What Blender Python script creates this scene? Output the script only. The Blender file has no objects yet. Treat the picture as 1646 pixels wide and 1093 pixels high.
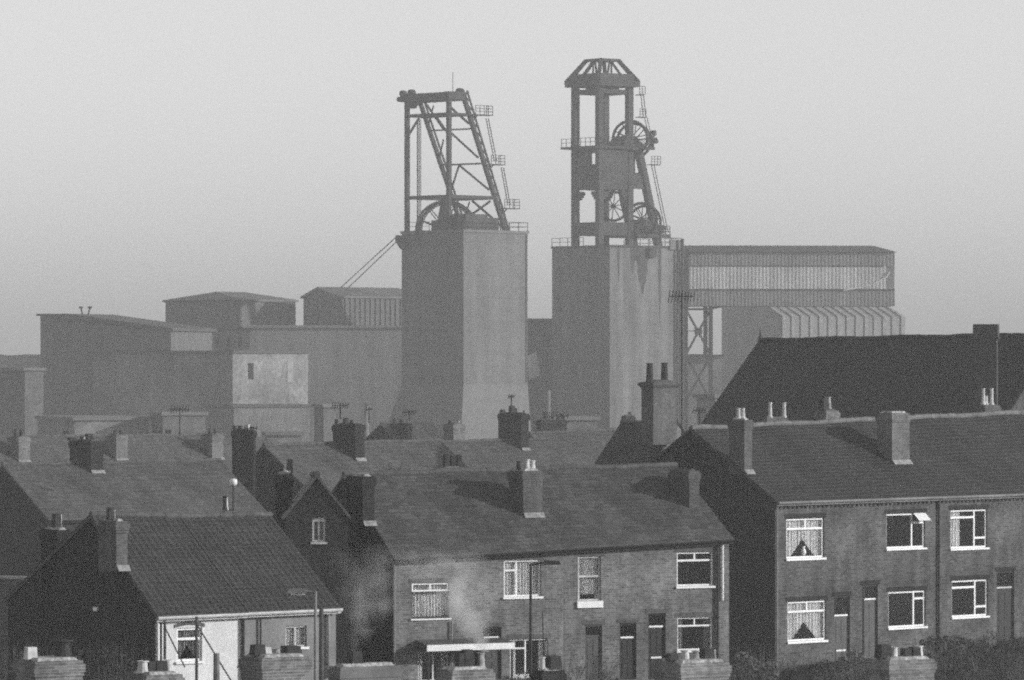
import bpy, bmesh, math, random
from mathutils import Vector
rnd = random.Random(7)
sc = bpy.context.scene
COL = sc.collection
# ------------------------------------------------------------------ camera, world, sun
F, CX, YH, HC = 7500.0, 823.0, 585.0, 12.0      # long lens: focal length in photo pixels, horizon row, eye height
cd = bpy.data.cameras.new('camera'); cam = bpy.data.objects.new('camera', cd); COL.objects.link(cam)
cam.location = (0, 0, HC); cam.rotation_euler = (math.pi/2, 0, 0)
cd.sensor_width = 36; cd.lens = F/1646*36; cd.shift_y = (YH-546.5)/1646
cd.clip_start = 1; cd.clip_end = 30000
sc.camera = cam
SUN_AZ, SUN_EL = -9.0, 16.5                       # azimuth from +X, degrees
SX = math.cos(math.radians(SUN_AZ))*math.cos(math.radians(SUN_EL))
SY = math.sin(math.radians(SUN_AZ))*math.cos(math.radians(SUN_EL))
SZ = math.sin(math.radians(SUN_EL))
wd = bpy.data.worlds.new('World'); sc.world = wd; wd.use_nodes = True
nt = wd.node_tree; nt.nodes.clear()
wo = nt.nodes.new('ShaderNodeOutputWorld'); bg = nt.nodes.new('ShaderNodeBackground')
sky = nt.nodes.new('ShaderNodeTexSky'); sky.sky_type = 'NISHITA'; sky.sun_disc = False
sky.sun_elevation = math.radians(SUN_EL); sky.sun_rotation = math.radians(90-SUN_AZ)
sky.air_density = 1.3; sky.dust_density = 0.4; sky.ozone_density = 1.0
bw = nt.nodes.new('ShaderNodeRGBToBW')
nt.links.new(sky.outputs[0], bw.inputs[0]); nt.links.new(bw.outputs[0], bg.inputs['Color'])
nt.links.new(bg.outputs[0], wo.inputs['Surface']); bg.inputs['Strength'].default_value = 0.100
sd = bpy.data.lights.new('sun', 'SUN'); sd.energy = 2.6; sd.angle = math.radians(0.6); sd.color = (1, 1, 1)
so = bpy.data.objects.new('sun', sd); COL.objects.link(so)
so.rotation_euler = Vector((SX, SY, SZ)).to_track_quat('Z', 'Y').to_euler()
sc.view_settings.view_transform = 'Standard'; sc.view_settings.look = 'None'
sc.view_settings.exposure = 0.80; sc.view_settings.gamma = 1
sc.cycles.use_denoising = False; sc.cycles.use_adaptive_sampling = True; sc.cycles.adaptive_threshold = 1.0; sc.cycles.adaptive_min_samples = 24; sc.cycles.filter_width = 2.0   # leaves the fine grain of a pushed film
sc.cycles.max_bounces = 5; sc.cycles.diffuse_bounces = 2; sc.cycles.glossy_bounces = 2
sc.cycles.transparent_max_bounces = 8; sc.cycles.volume_bounces = 1

# ------------------------------------------------------------------ materials (black and white photograph: every colour is a grey)
MATS = {}
def _base(name, rough=0.9, spec=0.2):
    m = bpy.data.materials.new(name); m.use_nodes = True
    n = m.node_tree.nodes; l = m.node_tree.links
    b = n['Principled BSDF']; b.inputs['Roughness'].default_value = rough
    b.inputs['Specular IOR Level'].default_value = spec
    tc = n.new('ShaderNodeTexCoord')
    return m, n, l, b, tc
def _noise(n, l, tc, scale, det=4, vec=None):
    t = n.new('ShaderNodeTexNoise'); t.inputs['Scale'].default_value = scale; t.inputs['Detail'].default_value = det
    l.new(vec if vec else tc.outputs['Object'], t.inputs['Vector']); return t
def _ramp(n, l, src, lo, hi, p0=0.3, p1=0.7):
    r = n.new('ShaderNodeMapRange'); r.inputs['From Min'].default_value = p0; r.inputs['From Max'].default_value = p1
    r.inputs['To Min'].default_value = lo; r.inputs['To Max'].default_value = hi
    l.new(src, r.inputs['Value']); return r.outputs[0]
def _mul(n, l, a, b_):
    m = n.new('ShaderNodeMath'); m.operation = 'MULTIPLY'
    for i, x in enumerate((a, b_)):
        if isinstance(x, (int, float)): m.inputs[i].default_value = x
        else: l.new(x, m.inputs[i])
    return m.outputs[0]
def _xz(n, l, tc, kz=1.0):
    s = n.new('ShaderNodeSeparateXYZ'); l.new(tc.outputs['Object'], s.inputs[0])
    a = n.new('ShaderNodeMath'); a.operation = 'ADD'; l.new(s.outputs[0], a.inputs[0]); l.new(s.outputs[1], a.inputs[1])
    c = n.new('ShaderNodeCombineXYZ'); l.new(a.outputs[0], c.inputs[0])
    l.new(_mul(n, l, s.outputs[2], kz), c.inputs[1]); return c.outputs[0], s
def plain(name, g, rough=0.9, var=0.25, scale=1.2, spec=0.2, fine=9.0, fvar=0.15):
    m, n, l, b, tc = _base(name, rough, spec)
    t1 = _noise(n, l, tc, scale); t2 = _noise(n, l, tc, fine, 6)
    v = _mul(n, l, _ramp(n, l, t1.outputs['Fac'], 1-var, 1+var), _ramp(n, l, t2.outputs['Fac'], 1-fvar, 1+fvar))
    l.new(_mul(n, l, v, g), b.inputs['Base Color']); MATS[name] = m; return m
def brick(name, g, mort=1.5, var=0.22, stain=0.25):
    m, n, l, b, tc = _base(name, 0.92, 0.15)
    vec, s = _xz(n, l, tc)
    t = n.new('ShaderNodeTexBrick'); l.new(vec, t.inputs['Vector'])
    t.inputs['Scale'].default_value = 1; t.inputs['Brick Width'].default_value = 0.225; t.inputs['Row Height'].default_value = 0.075
    t.inputs['Mortar Size'].default_value = 0.010; t.inputs['Mortar Smooth'].default_value = 0.2; t.inputs['Bias'].default_value = 0
    for k, q in (('Color1', 1-var), ('Color2', 1+var), ('Mortar', mort)): t.inputs[k].default_value = (q, q, q, 1)
    t1 = _noise(n, l, tc, 0.55, 5); t2 = _noise(n, l, tc, 7, 5)
    mp = n.new('ShaderNodeMapping'); mp.inputs['Scale'].default_value = (2.5, 2.5, 0.35); l.new(tc.outputs['Object'], mp.inputs[0])
    t3 = _noise(n, l, tc, 1.0, 4, mp.outputs[0])
    v = _mul(n, l, _ramp(n, l, t1.outputs['Fac'], 1-stain, 1+stain), _ramp(n, l, t2.outputs['Fac'], .78, 1.22))
    v = _mul(n, l, v, _ramp(n, l, t3.outputs['Fac'], 1-stain*.8, 1+stain*.5))
    v = _mul(n, l, v, t.outputs['Color'])
    l.new(_mul(n, l, v, g), b.inputs['Base Color'])
    bp = n.new('ShaderNodeBump'); bp.inputs['Strength'].default_value = .5; bp.inputs['Distance'].default_value = .01
    l.new(t2.outputs['Fac'], bp.inputs['Height']); l.new(bp.outputs[0], b.inputs['Normal'])
    MATS[name] = m; return m
def slate(name, g, w=0.3, h=0.2, kz=1.9, var=0.22, rough=0.62, stain=0.28):
    m, n, l, b, tc = _base(name, rough, 0.35)
    s = n.new('ShaderNodeSeparateXYZ'); l.new(tc.outputs['Object'], s.inputs[0])
    c = n.new('ShaderNodeCombineXYZ'); l.new(s.outputs[0], c.inputs[0]); l.new(_mul(n, l, s.outputs[2], kz), c.inputs[1])
    t = n.new('ShaderNodeTexBrick'); l.new(c.outputs[0], t.inputs['Vector'])
    t.inputs['Scale'].default_value = 1; t.inputs['Brick Width'].default_value = w; t.inputs['Row Height'].default_value = h
    t.inputs['Mortar Size'].default_value = 0.012; t.inputs['Bias'].default_value = 0
    for k, q in (('Color1', 1-var), ('Color2', 1+var), ('Mortar', .55)): t.inputs[k].default_value = (q, q, q, 1)
    t1 = _noise(n, l, tc, 0.45, 6); t2 = _noise(n, l, tc, 5, 6)
    mp = n.new('ShaderNodeMapping'); mp.inputs['Scale'].default_value = (3.2, .5, .5); l.new(tc.outputs['Object'], mp.inputs[0])
    t3 = _noise(n, l, tc, 1.0, 4, mp.outputs[0])
    v = _mul(n, l, _ramp(n, l, t1.outputs['Fac'], 1-stain, 1+stain), _ramp(n, l, t2.outputs['Fac'], .78, 1.22))
    v = _mul(n, l, v, _ramp(n, l, t3.outputs['Fac'], .85, 1.12))
    v = _mul(n, l, v, t.outputs['Color'])
    l.new(_mul(n, l, v, g), b.inputs['Base Color'])
    MATS[name] = m; return m
def streaky(name, g, lo=.6):
    m, n, l, b, tc = _base(name, .9, .15)
    vec, s = _xz(n, l, tc)
    mp = n.new('ShaderNodeMapping'); mp.inputs['Scale'].default_value = (.55, .035, 1); l.new(vec, mp.inputs[0])
    t1 = _noise(n, l, tc, 1, 5, mp.outputs[0]); t2 = _noise(n, l, tc, .8, 5); t3 = _noise(n, l, tc, .1, 3)
    v = _mul(n, l, _ramp(n, l, t1.outputs['Fac'], lo, 1.12+(.6-lo)*.2, .35, .62), _ramp(n, l, t2.outputs['Fac'], .9, 1.1))
    v = _mul(n, l, v, _ramp(n, l, t3.outputs['Fac'], .88, 1.12))
    bt = n.new('ShaderNodeTexBrick'); l.new(vec, bt.inputs['Vector']); bt.inputs['Scale'].default_value = 1; bt.inputs['Brick Width'].default_value = 3.9; bt.inputs['Row Height'].default_value = 1.45
    bt.offset = 0; bt.inputs['Mortar Size'].default_value = .05; bt.inputs['Mortar Smooth'].default_value = .6
    for k, q in (('Color1', .97), ('Color2', 1.05), ('Mortar', .86)): bt.inputs[k].default_value = (q, q, q, 1)
    v = _mul(n, l, v, bt.outputs['Color'])
    l.new(_mul(n, l, v, g), b.inputs['Base Color']); MATS[name] = m; return m
def sheet(name, g, period=0.6, depth=0.35, var=0.2):
    m, n, l, b, tc = _base(name, 0.6, 0.3)
    vec, s = _xz(n, l, tc)
    w = n.new('ShaderNodeTexWave'); w.inputs['Scale'].default_value = 0.314/period; w.bands_direction = 'X'
    w.inputs['Distortion'].default_value = 0.0; l.new(vec, w.inputs['Vector'])
    mp = n.new('ShaderNodeMapping'); mp.inputs['Scale'].default_value = (1.3, 0.12, 1); l.new(vec, mp.inputs[0])
    t1 = _noise(n, l, tc, 1, 4, mp.outputs[0]); t2 = _noise(n, l, tc, .25, 4)
    v = _mul(n, l, _ramp(n, l, t1.outputs['Fac'], 1-var, 1+var), _ramp(n, l, t2.outputs['Fac'], .85, 1.15))
    l.new(_mul(n, l, v, g), b.inputs['Base Color'])
    MATS[name] = m; return m
def emptymat(name, g, rough=.5): return plain(name, g, rough, .1, 2, .4, 12, .08)

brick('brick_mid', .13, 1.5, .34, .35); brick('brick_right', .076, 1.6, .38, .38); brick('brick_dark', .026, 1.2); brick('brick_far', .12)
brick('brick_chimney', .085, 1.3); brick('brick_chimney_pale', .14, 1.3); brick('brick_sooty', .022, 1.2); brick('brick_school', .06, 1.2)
plain('render_white', .62, .9, .16, .8, fvar=.1); plain('render_worn', .2, .9, .25, .9); plain('render_light', .17, .9, .4, .25, fine=1.5, fvar=.3); plain('render_panel', .26)
slate('slate_mid', .058, var=.3, stain=.35); slate('slate_right', .020, var=.3, stain=.4); slate('slate_left', .030, .3, .3, 1.7); slate('slate_far', .072)
slate('slate_far_dark', .08); slate('slate_school', .011, .25, .18, 1.5); slate('slate_near', .08)
plain('ridge_tile', .08, .8, .35, 3); plain('ridge_pale', .13, .8, .4, 2); plain('lead', .26, .6, .35, 6); plain('mortar', .3, .9, .6, 6, fine=14, fvar=.4)
plain('white_paint', .76, .5, .08, 3, .4, 20, .08); plain('cream_paint', .5, .6, .15, 3); plain('brown_paint', .035, .5, .2, 3)
plain('dark_paint', .02, .5, .2, 3); plain('door_mid', .07, .5, .2, 3); plain('iron', .022, .6, .3, 3); plain('pipe_grey', .2, .6)
plain('stone', .33, .9, .2, 2); plain('net', .8, .95, .1, 4); plain('curtain_grey', .32, .95, .25, 4); plain('room', .015)
plain('pot_pale', .5, .8, .25, 6); plain('pot_buff', .26, .8, .3, 6); plain('pot_dark', .03, .8, .3, 6)
plain('concrete', .15, .9, .12, .10, fine=.8, fvar=.10); streaky('concrete_stained', .16); streaky('concrete_board', .14, .8); plain('sheet_grey', .11); brick('brick_near', .15, 1.5, .3, .4); plain('worn_grey', .11); plain('stain', .06, .9, .3, .6); plain('concrete_frame', .05, .9, .25, .5, fine=2); plain('steel', .028, .7, .3, .8); plain('trim_grey', .11); plain('cladding_grey', .27)
sheet('sheet_pale', .5); sheet('sheet_mid', .22); sheet('sheet_dark', .10); plain('roof_felt', .07)
plain('wood', .07, .9, .4, 3); plain('wood_grey', .16, .9, .4, 3); plain('bark', .045, .95, .4, 4); plain('twig', .05, .95, .4, 4)
plain('grass', .06, .95, .5, .08, fine=.8, fvar=.35); plain('hedge', .07, .95, .6, 2); plain('tarmac', .05, .9, .3, .3); plain('spoil', .05, .95, .4, .02)
plain('lamp_glass', .7, .3, .05)
def glass():
    m = bpy.data.materials.new('window_glass'); m.use_nodes = True; n = m.node_tree.nodes; l = m.node_tree.links
    n.remove(n['Principled BSDF']); o = n['Material Output']
    g = n.new('ShaderNodeBsdfGlossy'); g.inputs['Roughness'].default_value = .04; g.inputs['Color'].default_value = (.9, .9, .9, 1)
    t = n.new('ShaderNodeBsdfTransparent'); t.inputs['Color'].default_value = (.88, .88, .88, 1)
    lw = n.new('ShaderNodeLayerWeight'); lw.inputs['Blend'].default_value = .5
    pw = n.new('ShaderNodeMath'); pw.operation = 'POWER'; l.new(lw.outputs['Facing'], pw.inputs[0]); pw.inputs[1].default_value = 4
    f = n.new('ShaderNodeMapRange'); l.new(pw.outputs[0], f.inputs['Value']); f.inputs['To Min'].default_value = .05; f.inputs['To Max'].default_value = .8
    mx = n.new('ShaderNodeMixShader'); l.new(f.outputs[0], mx.inputs[0]); l.new(t.outputs[0], mx.inputs[1]); l.new(g.outputs[0], mx.inputs[2])
    l.new(mx.outputs[0], o.inputs['Surface']); MATS['glass'] = m
glass()
M = MATS

# ------------------------------------------------------------------ mesh helpers
class MB:
    def __init__(s): s.v = []; s.f = []
    def quad(s, *p):
        i = len(s.v); s.v += [tuple(q) for q in p]; s.f.append(tuple(range(i, i+len(p)))); return s
    def hexa(s, a, b):            # two loops of 4 points
        i = len(s.v); s.v += [tuple(q) for q in a] + [tuple(q) for q in b]
        for q in ((0,3,2,1), (4,5,6,7), (0,1,5,4), (1,2,6,5), (2,3,7,6), (3,0,4,7)): s.f.append(tuple(i+k for k in q))
        return s
    def box(s, x0, x1, y0, y1, z0, z1):
        return s.hexa([(x0,y0,z0),(x1,y0,z0),(x1,y1,z0),(x0,y1,z0)], [(x0,y0,z1),(x1,y0,z1),(x1,y1,z1),(x0,y1,z1)])
    def beam(s, p, q, w, h=None):
        h = h or w; p = Vector(p); q = Vector(q); d = (q-p).normalized()
        a = d.cross(Vector((0,0,1)));
        if a.length < 1e-3: a = Vector((1,0,0))
        a.normalize(); b = a.cross(d).normalized(); a *= w/2; b *= h/2
        return s.hexa([p-a-b, p+a-b, p+a+b, p-a+b], [q-a-b, q+a-b, q+a+b, q-a+b])
    def tube(s, p, q, r, r2=None, n=8, cap=True):
        r2 = r if r2 is None else r2; p = Vector(p); q = Vector(q); d = (q-p).normalized()
        a = d.cross(Vector((0,0,1)));
        if a.length < 1e-3: a = Vector((1,0,0))
        a.normalize(); b = a.cross(d).normalized(); i = len(s.v)
        for c, rr in ((p, r), (q, r2)):
            for k in range(n):
                t = 2*math.pi*k/n; s.v.append(tuple(c + a*math.cos(t)*rr + b*math.sin(t)*rr))
        for k in range(n): s.f.append((i+k, i+(k+1)%n, i+n+(k+1)%n, i+n+k))
        if cap: s.f.append(tuple(i+k for k in range(n))[::-1]); s.f.append(tuple(i+n+k for k in range(n)))
        return s
    def lathe(s, x, y, prof, n=12):
        i = len(s.v)
        for r, z in prof:
            for k in range(n):
                t = 2*math.pi*k/n; s.v.append((x+r*math.cos(t), y+r*math.sin(t), z))
        for j in range(len(prof)-1):
            for k in range(n): s.f.append((i+j*n+k, i+j*n+(k+1)%n, i+(j+1)*n+(k+1)%n, i+(j+1)*n+k))
        s.f.append(tuple(i+k for k in range(n))[::-1]); s.f.append(tuple(i+(len(prof)-1)*n+k for k in range(n)))
        return s
    def ring(s, c, ax, up, R, r, n=36, m=6):      # torus, plane spanned by ax and up
        c = Vector(c); ax = Vector(ax).normalized(); up = Vector(up).normalized(); nn = ax.cross(up); i = len(s.v)
        for k in range(n):
            t = 2*math.pi*k/n; d = ax*math.cos(t)+up*math.sin(t)
            for j in range(m):
                u = 2*math.pi*j/m; s.v.append(tuple(c + d*(R+r*math.cos(u)) + nn*r*math.sin(u)*1.6))
        for k in range(n):
            for j in range(m):
                s.f.append((i+k*m+j, i+((k+1)%n)*m+j, i+((k+1)%n)*m+(j+1)%m, i+k*m+(j+1)%m))
        return s
    def prism(s, poly, d):        # poly of 3d points, extruded by vector d
        i = len(s.v); n = len(poly); d = Vector(d)
        s.v += [tuple(p) for p in poly] + [tuple(Vector(p)+d) for p in poly]
        s.f.append(tuple(i+k for k in range(n))[::-1]); s.f.append(tuple(i+n+k for k in range(n)))
        for k in range(n): s.f.append((i+k, i+(k+1)%n, i+n+(k+1)%n, i+n+k))
        return s
    def build(s, name, mat, parent=None, off=(0,0,0), smooth=False, recalc=True):
        me = bpy.data.meshes.new(name)
        me.from_pydata([(a-off[0], b-off[1], c-off[2]) for a, b, c in s.v], [], s.f)
        if recalc:
            bm = bmesh.new(); bm.from_mesh(me); bmesh.ops.recalc_face_normals(bm, faces=bm.faces); bm.to_mesh(me); bm.free()
        if smooth:
            for p in me.polygons: p.use_smooth = True
        me.materials.append(M[mat] if isinstance(mat, str) else mat)
        o = bpy.data.objects.new(name, me); COL.objects.link(o)
        if parent is not None: o.parent = parent
        return o
def tag(o, label=None, cat=None, group=None, kind=None):
    if label: o['label'] = label
    if cat: o['category'] = cat
    if group: o['group'] = group
    if kind: o['kind'] = kind
    return o
def empty(name, loc, rz=0):
    o = bpy.data.objects.new(name, None); COL.objects.link(o); o.location = loc; o.rotation_euler = (0, 0, rz)
    o.empty_display_size = .3; return o
def P(px, py, D): return Vector(((px-CX)/F*D, D, HC-(py-YH)/F*D))
# ------------------------------------------------------------------ terrain
CTRL = [(-30,40,-6),(30,40,-5),(-14,100,-4.6),(14,112,-4.2),(-12,140,-2.0),(0,150,.2),(9,153,.4),(14,172,.9),(24,180,1.3),(-9,172,.2),
        (6,205,1.4),(18,215,2.2),(-22,215,-.8),(-6,215,0),(-30,290,-.8),(0,265,.2),(20,290,1.0),(-40,560,1.6),(0,560,1.6),(45,560,1.8),(-80,640,1.6),(80,640,1.6),
        (-200,200,0),(200,200,4),(0,-30,-6),(-300,700,0),(300,700,2),(0,1200,0),(-1500,2500,-6),(1500,2500,-6),(0,5000,-8)]
def gz(x, y):
    n = d = 0
    for a, b, z in CTRL:
        w = 1/((x-a)**2+(y-b)**2+20)**1.6; n += w*z; d += w
    return n/d
class Fr:       # local frame of a terrace: origin at a front eave corner, u along the front, v to the back
    def __init__(s, ex, D, th):
        s.th = math.radians(th); s.x0 = (ex-CX)/F*D; s.y0 = D; s.c = math.cos(s.th); s.s = math.sin(s.th)
    def u(s, px, v=0):
        k = (px-CX)/F; ox = s.x0-v*s.s; oy = s.y0+v*s.c
        return (k*oy-ox)/(s.c-k*s.s)
    def w(s, u, v): return s.x0+u*s.c-v*s.s, s.y0+u*s.s+v*s.c
    def z(s, u, v, py): return HC-(py-YH)/F*s.w(u, v)[1]
    def px(s, u, v): x, y = s.w(u, v); return CX+F*x/y
def theta(ex, D, ax, w):
    lo, hi = -85.0, 85.0
    for _ in range(60):
        m = (lo+hi)/2
        if Fr(ex, D, m).px(0, w) > ax: lo = m
        else: hi = m
    return m

# ------------------------------------------------------------------ terraces and houses
class Row:
    """a terrace: eave corner (ex,ey) at depth D, gable apex (ax,ay), half depth w, far end of eave (rx,ry) and ridge height at that end"""
    def __init__(s, ex, ey, D, ax, ay, w, rx, ry, rry, wb=None, L=None, th=None):
        s.fr = Fr(ex, D, theta(ex, D, ax, w) if th is None else th); s.w = w; s.wb = wb or w; s.W2 = s.w+s.wb
        s.e0 = s.fr.z(0, 0, ey); s.r0 = s.fr.z(0, w, ay)
        if L: s.fr_end = s.fr.px(L, 0)
        s.L = L or s.fr.u(rx); s.e1 = s.fr.z(s.L, 0, ry); s.r1 = s.fr.z(s.L, w, rry)
    def ez(s, u): return s.e0+(s.e1-s.e0)*u/s.L
    def rz(s, u): return s.r0+(s.r1-s.r0)*u/s.L-.045*math.sin(math.pi*min(max(u/s.L, 0), 1)*max(1, round(s.L/4.5)))**2
    def roofz(s, u, v): return s.ez(u)+(s.rz(u)-s.ez(u))*(v/s.w if v <= s.w else 1-(v-s.w)/s.wb)
    def onroof(s, px, py):
        best = (9e9,)
        for i in range(401):
            v = s.w*i/400; u = s.fr.u(px, v); d = abs(s.fr.z(u, v, py)-s.roofz(u, v))
            if d < best[0]: best = (d, u, v)
        return best[1], best[2]
def vat(row, px, u=0):
    lo, hi = 0.0, 3*row.w
    for _ in range(50):
        m = (lo+hi)/2
        if (row.fr.px(u, m) > px) == (row.fr.px(u, 0) > row.fr.px(u, 1)): lo = m
        else: hi = m
    return m
class House:
    def __init__(s, row, u0, u1, label, wall='brick_mid', roof='slate_mid', cat='house', name='terraced_house', group=None, rects=(), grects=(),
                 zg=None, courses=22, over=.22, ridge='ridge_tile', wave=0, gutter='dark_paint', verge=.06, gap=.004, gable_wall=None, jit=.006):
        s.row = row; fr = row.fr; s.u0, s.u1 = u0, u1
        x, y = fr.w(u0, 0)
        s.zg = zg if zg is not None else min(gz(*fr.w(u, v)) for u in (u0, u1) for v in (0, row.W2))
        s.off = (u0, 0, s.zg)
        s.o = tag(empty(name, (x, y, s.zg), fr.th), label, cat, group)
        s.rects = [s.rect(r) for r in rects]
        w = row.w; z0 = s.zg-.6
        mb = MB()
        s.wallface(mb, s.rects, lambda u, z, d: (u, d, z), u0, u1, z0, row.ez)
        # side and back walls
        s.grects = [s.grect(r) for r in grects]
        r0, e0, r1, e1 = row.rz(u0), row.ez(u0), row.rz(u1), row.ez(u1)
        gm = mb if gable_wall is None else MB()
        if s.grects:
            a0, a1, b0, b1 = s.grects[0]
            T = lambda v: row.roofz(u0, v)
            for (p, q, lo, hi) in ((0, a0, None, None), (a1, row.W2, None, None)):
                pts = [(u0, p, z0), (u0, q, z0), (u0, q, T(q))]
                if p < w < q: pts.append((u0, w, r0))
                pts.append((u0, p, T(p))); gm.quad(*pts)
            gm.quad((u0,a0,z0),(u0,a1,z0),(u0,a1,b0),(u0,a0,b0))
            pts = [(u0,a0,b1),(u0,a1,b1),(u0,a1,T(a1))]
            if a0 < w < a1: pts.append((u0, w, r0))
            pts.append((u0,a0,T(a0))); gm.quad(*pts)
            d = .12
            for p, q in (((a0,b0),(a1,b0)),((a1,b0),(a1,b1)),((a1,b1),(a0,b1)),((a0,b1),(a0,b0))):
                gm.quad((u0,p[0],p[1]),(u0,q[0],q[1]),(u0+d,q[0],q[1]),(u0+d,p[0],p[1]))
        else:
            gm.quad((u0,0,z0),(u0,row.W2,z0),(u0,row.W2,e0),(u0,w,r0-.02),(u0,0,e0))
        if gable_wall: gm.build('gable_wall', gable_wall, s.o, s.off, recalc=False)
        mb.quad((u1-gap,0,z0),(u1-gap,row.W2,z0),(u1-gap,row.W2,e1),(u1-gap,w,r1-.02),(u1-gap,0,e1))
        mb.quad((u0,row.W2,z0),(u1,row.W2,z0),(u1,row.W2,e1),(u0,row.W2,e0))
        mb.build('wall', wall, s.o, s.off, recalc=False)
        # roof: courses with small lips, both slopes
        ua, ub = u0-(verge if u0 <= .01 else -gap), u1+(verge if u1 >= row.L-.01 else -gap)
        rb = MB(); nu = max(2, int((ub-ua)/.9)) if not wave else int((ub-ua)/wave*6)
        us = [ua+(ub-ua)*i/nu for i in range(nu+1)]
        jr = random.Random(int(u0*100)+7)
        jt = {}
        def J(i, j):
            if (i, j) not in jt: jt[(i, j)] = jr.uniform(-jit, jit)
            return jt[(i, j)]
        for side in (0, 1):
            for j in range(courses):
                def pt(i, t, lift):
                    u = us[i]; e = row.ez(u); r = row.rz(u); ww = w if side == 0 else row.wb; sl = (r-e)/ww
                    vv = -over+(ww+over)*t; z = e+sl*vv+lift+.05
                    if wave: z += .022*(.5+.5*math.cos(2*math.pi*(u-ua)/wave))
                    else: z += J(i, round(t*courses))
                    return (u, vv if side == 0 else row.W2-vv, z)
                ta, tb = j/courses, (j+1)/courses
                for i in range(nu):
                    A, B, C_, D_ = pt(i, ta, .014), pt(i+1, ta, .014), pt(i+1, tb, 0), pt(i, tb, 0)
                    rb.quad(A, B, C_, D_)
                    A2, B2 = pt(i, ta, 0 if j else -.05), pt(i+1, ta, 0 if j else -.05); rb.quad(A2, B2, B, A)
            for i in (0, nu):     # verge edge
                u = us[i]; e = row.ez(u); r = row.rz(u); ww = w if side == 0 else row.wb; sl = (r-e)/ww; Y = (lambda v: v) if side == 0 else (lambda v: row.W2-v)
                rb.quad((u,Y(-over),e-sl*over-.06),(u,Y(ww),r-.06),(u,Y(ww),r+.055),(u,Y(-over),e-sl*over+.06))
        rb.build('roof', roof, s.o, s.off, recalc=False)
        # ridge tiles
        rt = MB(); nt_ = max(2, int((ub-ua)/.45))
        for i in range(nt_):
            a, b = ua+(ub-ua)*i/nt_+.006, ua+(ub-ua)*(i+1)/nt_-.006
            za, zb = row.rz(a)+.05+jr.uniform(-.012, .012), row.rz(b)+.05+jr.uniform(-.012, .012)
            rt.tube((a, w, za+.01), (b, w, zb+.01), .11+jr.uniform(-.005, .005), n=8)
        rt.build('ridge', ridge, s.o, s.off)
        # gutter on the front eave
        gt = MB(); sl = (row.rz(u0)-row.ez(u0))/w
        ga = (ua, -over-.06, row.ez(ua)-sl*over-.0); gb = (ub, -over-.06, row.ez(ub)-sl*over-.0)
        gt.tube(ga, gb, .05, n=6)
        gt.prism([(ua, -over+.02, row.ez(ua)-sl*over-.11), (ua, -over+.045, row.ez(ua)-sl*over-.11), (ua, -over+.045, row.ez(ua)-sl*over+.03), (ua, -over+.02, row.ez(ua)-sl*over+.03)],
                 (ub-ua, 0, row.ez(ub)-row.ez(ua)))
        gt.build('gutter', gutter, s.o, s.off)
    def wallface(s, mb, rects, f, u0, u1, z0, top):
        us = sorted({u0, u1, *[r[0] for r in rects], *[r[1] for r in rects]})
        for a, b in zip(us, us[1:]):
            zs = z0
            rs = sorted([r for r in rects if r[0] <= a+1e-6 and r[1] >= b-1e-6], key=lambda r: r[2])
            for r in rs:
                mb.quad(f(a,zs,0), f(b,zs,0), f(b,r[2],0), f(a,r[2],0)); zs = r[3]
            mb.quad(f(a,zs,0), f(b,zs,0), f(b,top(b),0), f(a,top(a),0))
        for a, b, c, d in rects:
            for p, q in (((a,c),(b,c)), ((b,c),(b,d)), ((b,d),(a,d)), ((a,d),(a,c))):
                mb.quad(f(p[0],p[1],0), f(q[0],q[1],0), f(q[0],q[1],.13), f(p[0],p[1],.13))
    def rect(s, r):
        fr = s.row.fr; a, b = fr.u(r[0]), fr.u(r[1]); m = (a+b)/2
        return (a, b, fr.z(m, 0, r[3]), fr.z(m, 0, r[2]))
    def grect(s, r):   # on the u0 gable: pixel columns to v
        fr = s.row.fr
        def vat(px):
            lo, hi = 0, s.row.W2
            for _ in range(50):
                m = (lo+hi)/2
                if (fr.px(s.u0, m) > px) == (fr.px(s.u0, 0) > fr.px(s.u0, 1)): lo = m
                else: hi = m
            return m
        a, b = sorted((vat(r[0]), vat(r[1]))); m = (a+b)/2
        return (a, b, fr.z(s.u0, m, r[3]), fr.z(s.u0, m, r[2]))
    def window(s, rect, bars=(), t=.05, frame='white_paint', curtain=None, cmat='net', sill='white_paint', sillh=.07, gable=False, thick_top=None, label=None):
        a, b, c, d = rect; W = b-a; H = d-c
        f = (lambda u, v, z: (u, v, z)) if not gable else (lambda u, v, z: (s.u0+v, u, z))
        def bx(mb, x0, x1, y0, y1, z0, z1):
            p = f(x0, y0, z0); q = f(x1, y1, z1)
            mb.box(min(p[0],q[0]), max(p[0],q[0]), min(p[1],q[1]), max(p[1],q[1]), p[2], q[2])
        mb = MB(); g = .002
        bx(mb, a+g, a+t, .06, .12, c+g, d-g); bx(mb, b-t, b-g, .06, .12, c+g, d-g)
        bx(mb, a+t, b-t, .06, .12, c+g, c+t); bx(mb, a+t, b-t, .06, .12, d-t, d-g)
        for k, p, q0, q1 in bars[:]:
            if k == 'v': bx(mb, a+W*p-t*.5, a+W*p+t*.5, .063, .117, c+H*q0, c+H*q1)
            else: bx(mb, a+W*q0, a+W*q1, .057, .123, c+H*p-t*.55, c+H*p+t*.55)
        w = mb.build('window', frame, s.o, s.off)
        if label: w['label'] = label
        pb = MB(); bx(pb, a+t*.5, b-t*.5, .085, .091, c+t*.5, d-t*.5); pb.build('pane', 'glass', w, s.off)
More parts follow.
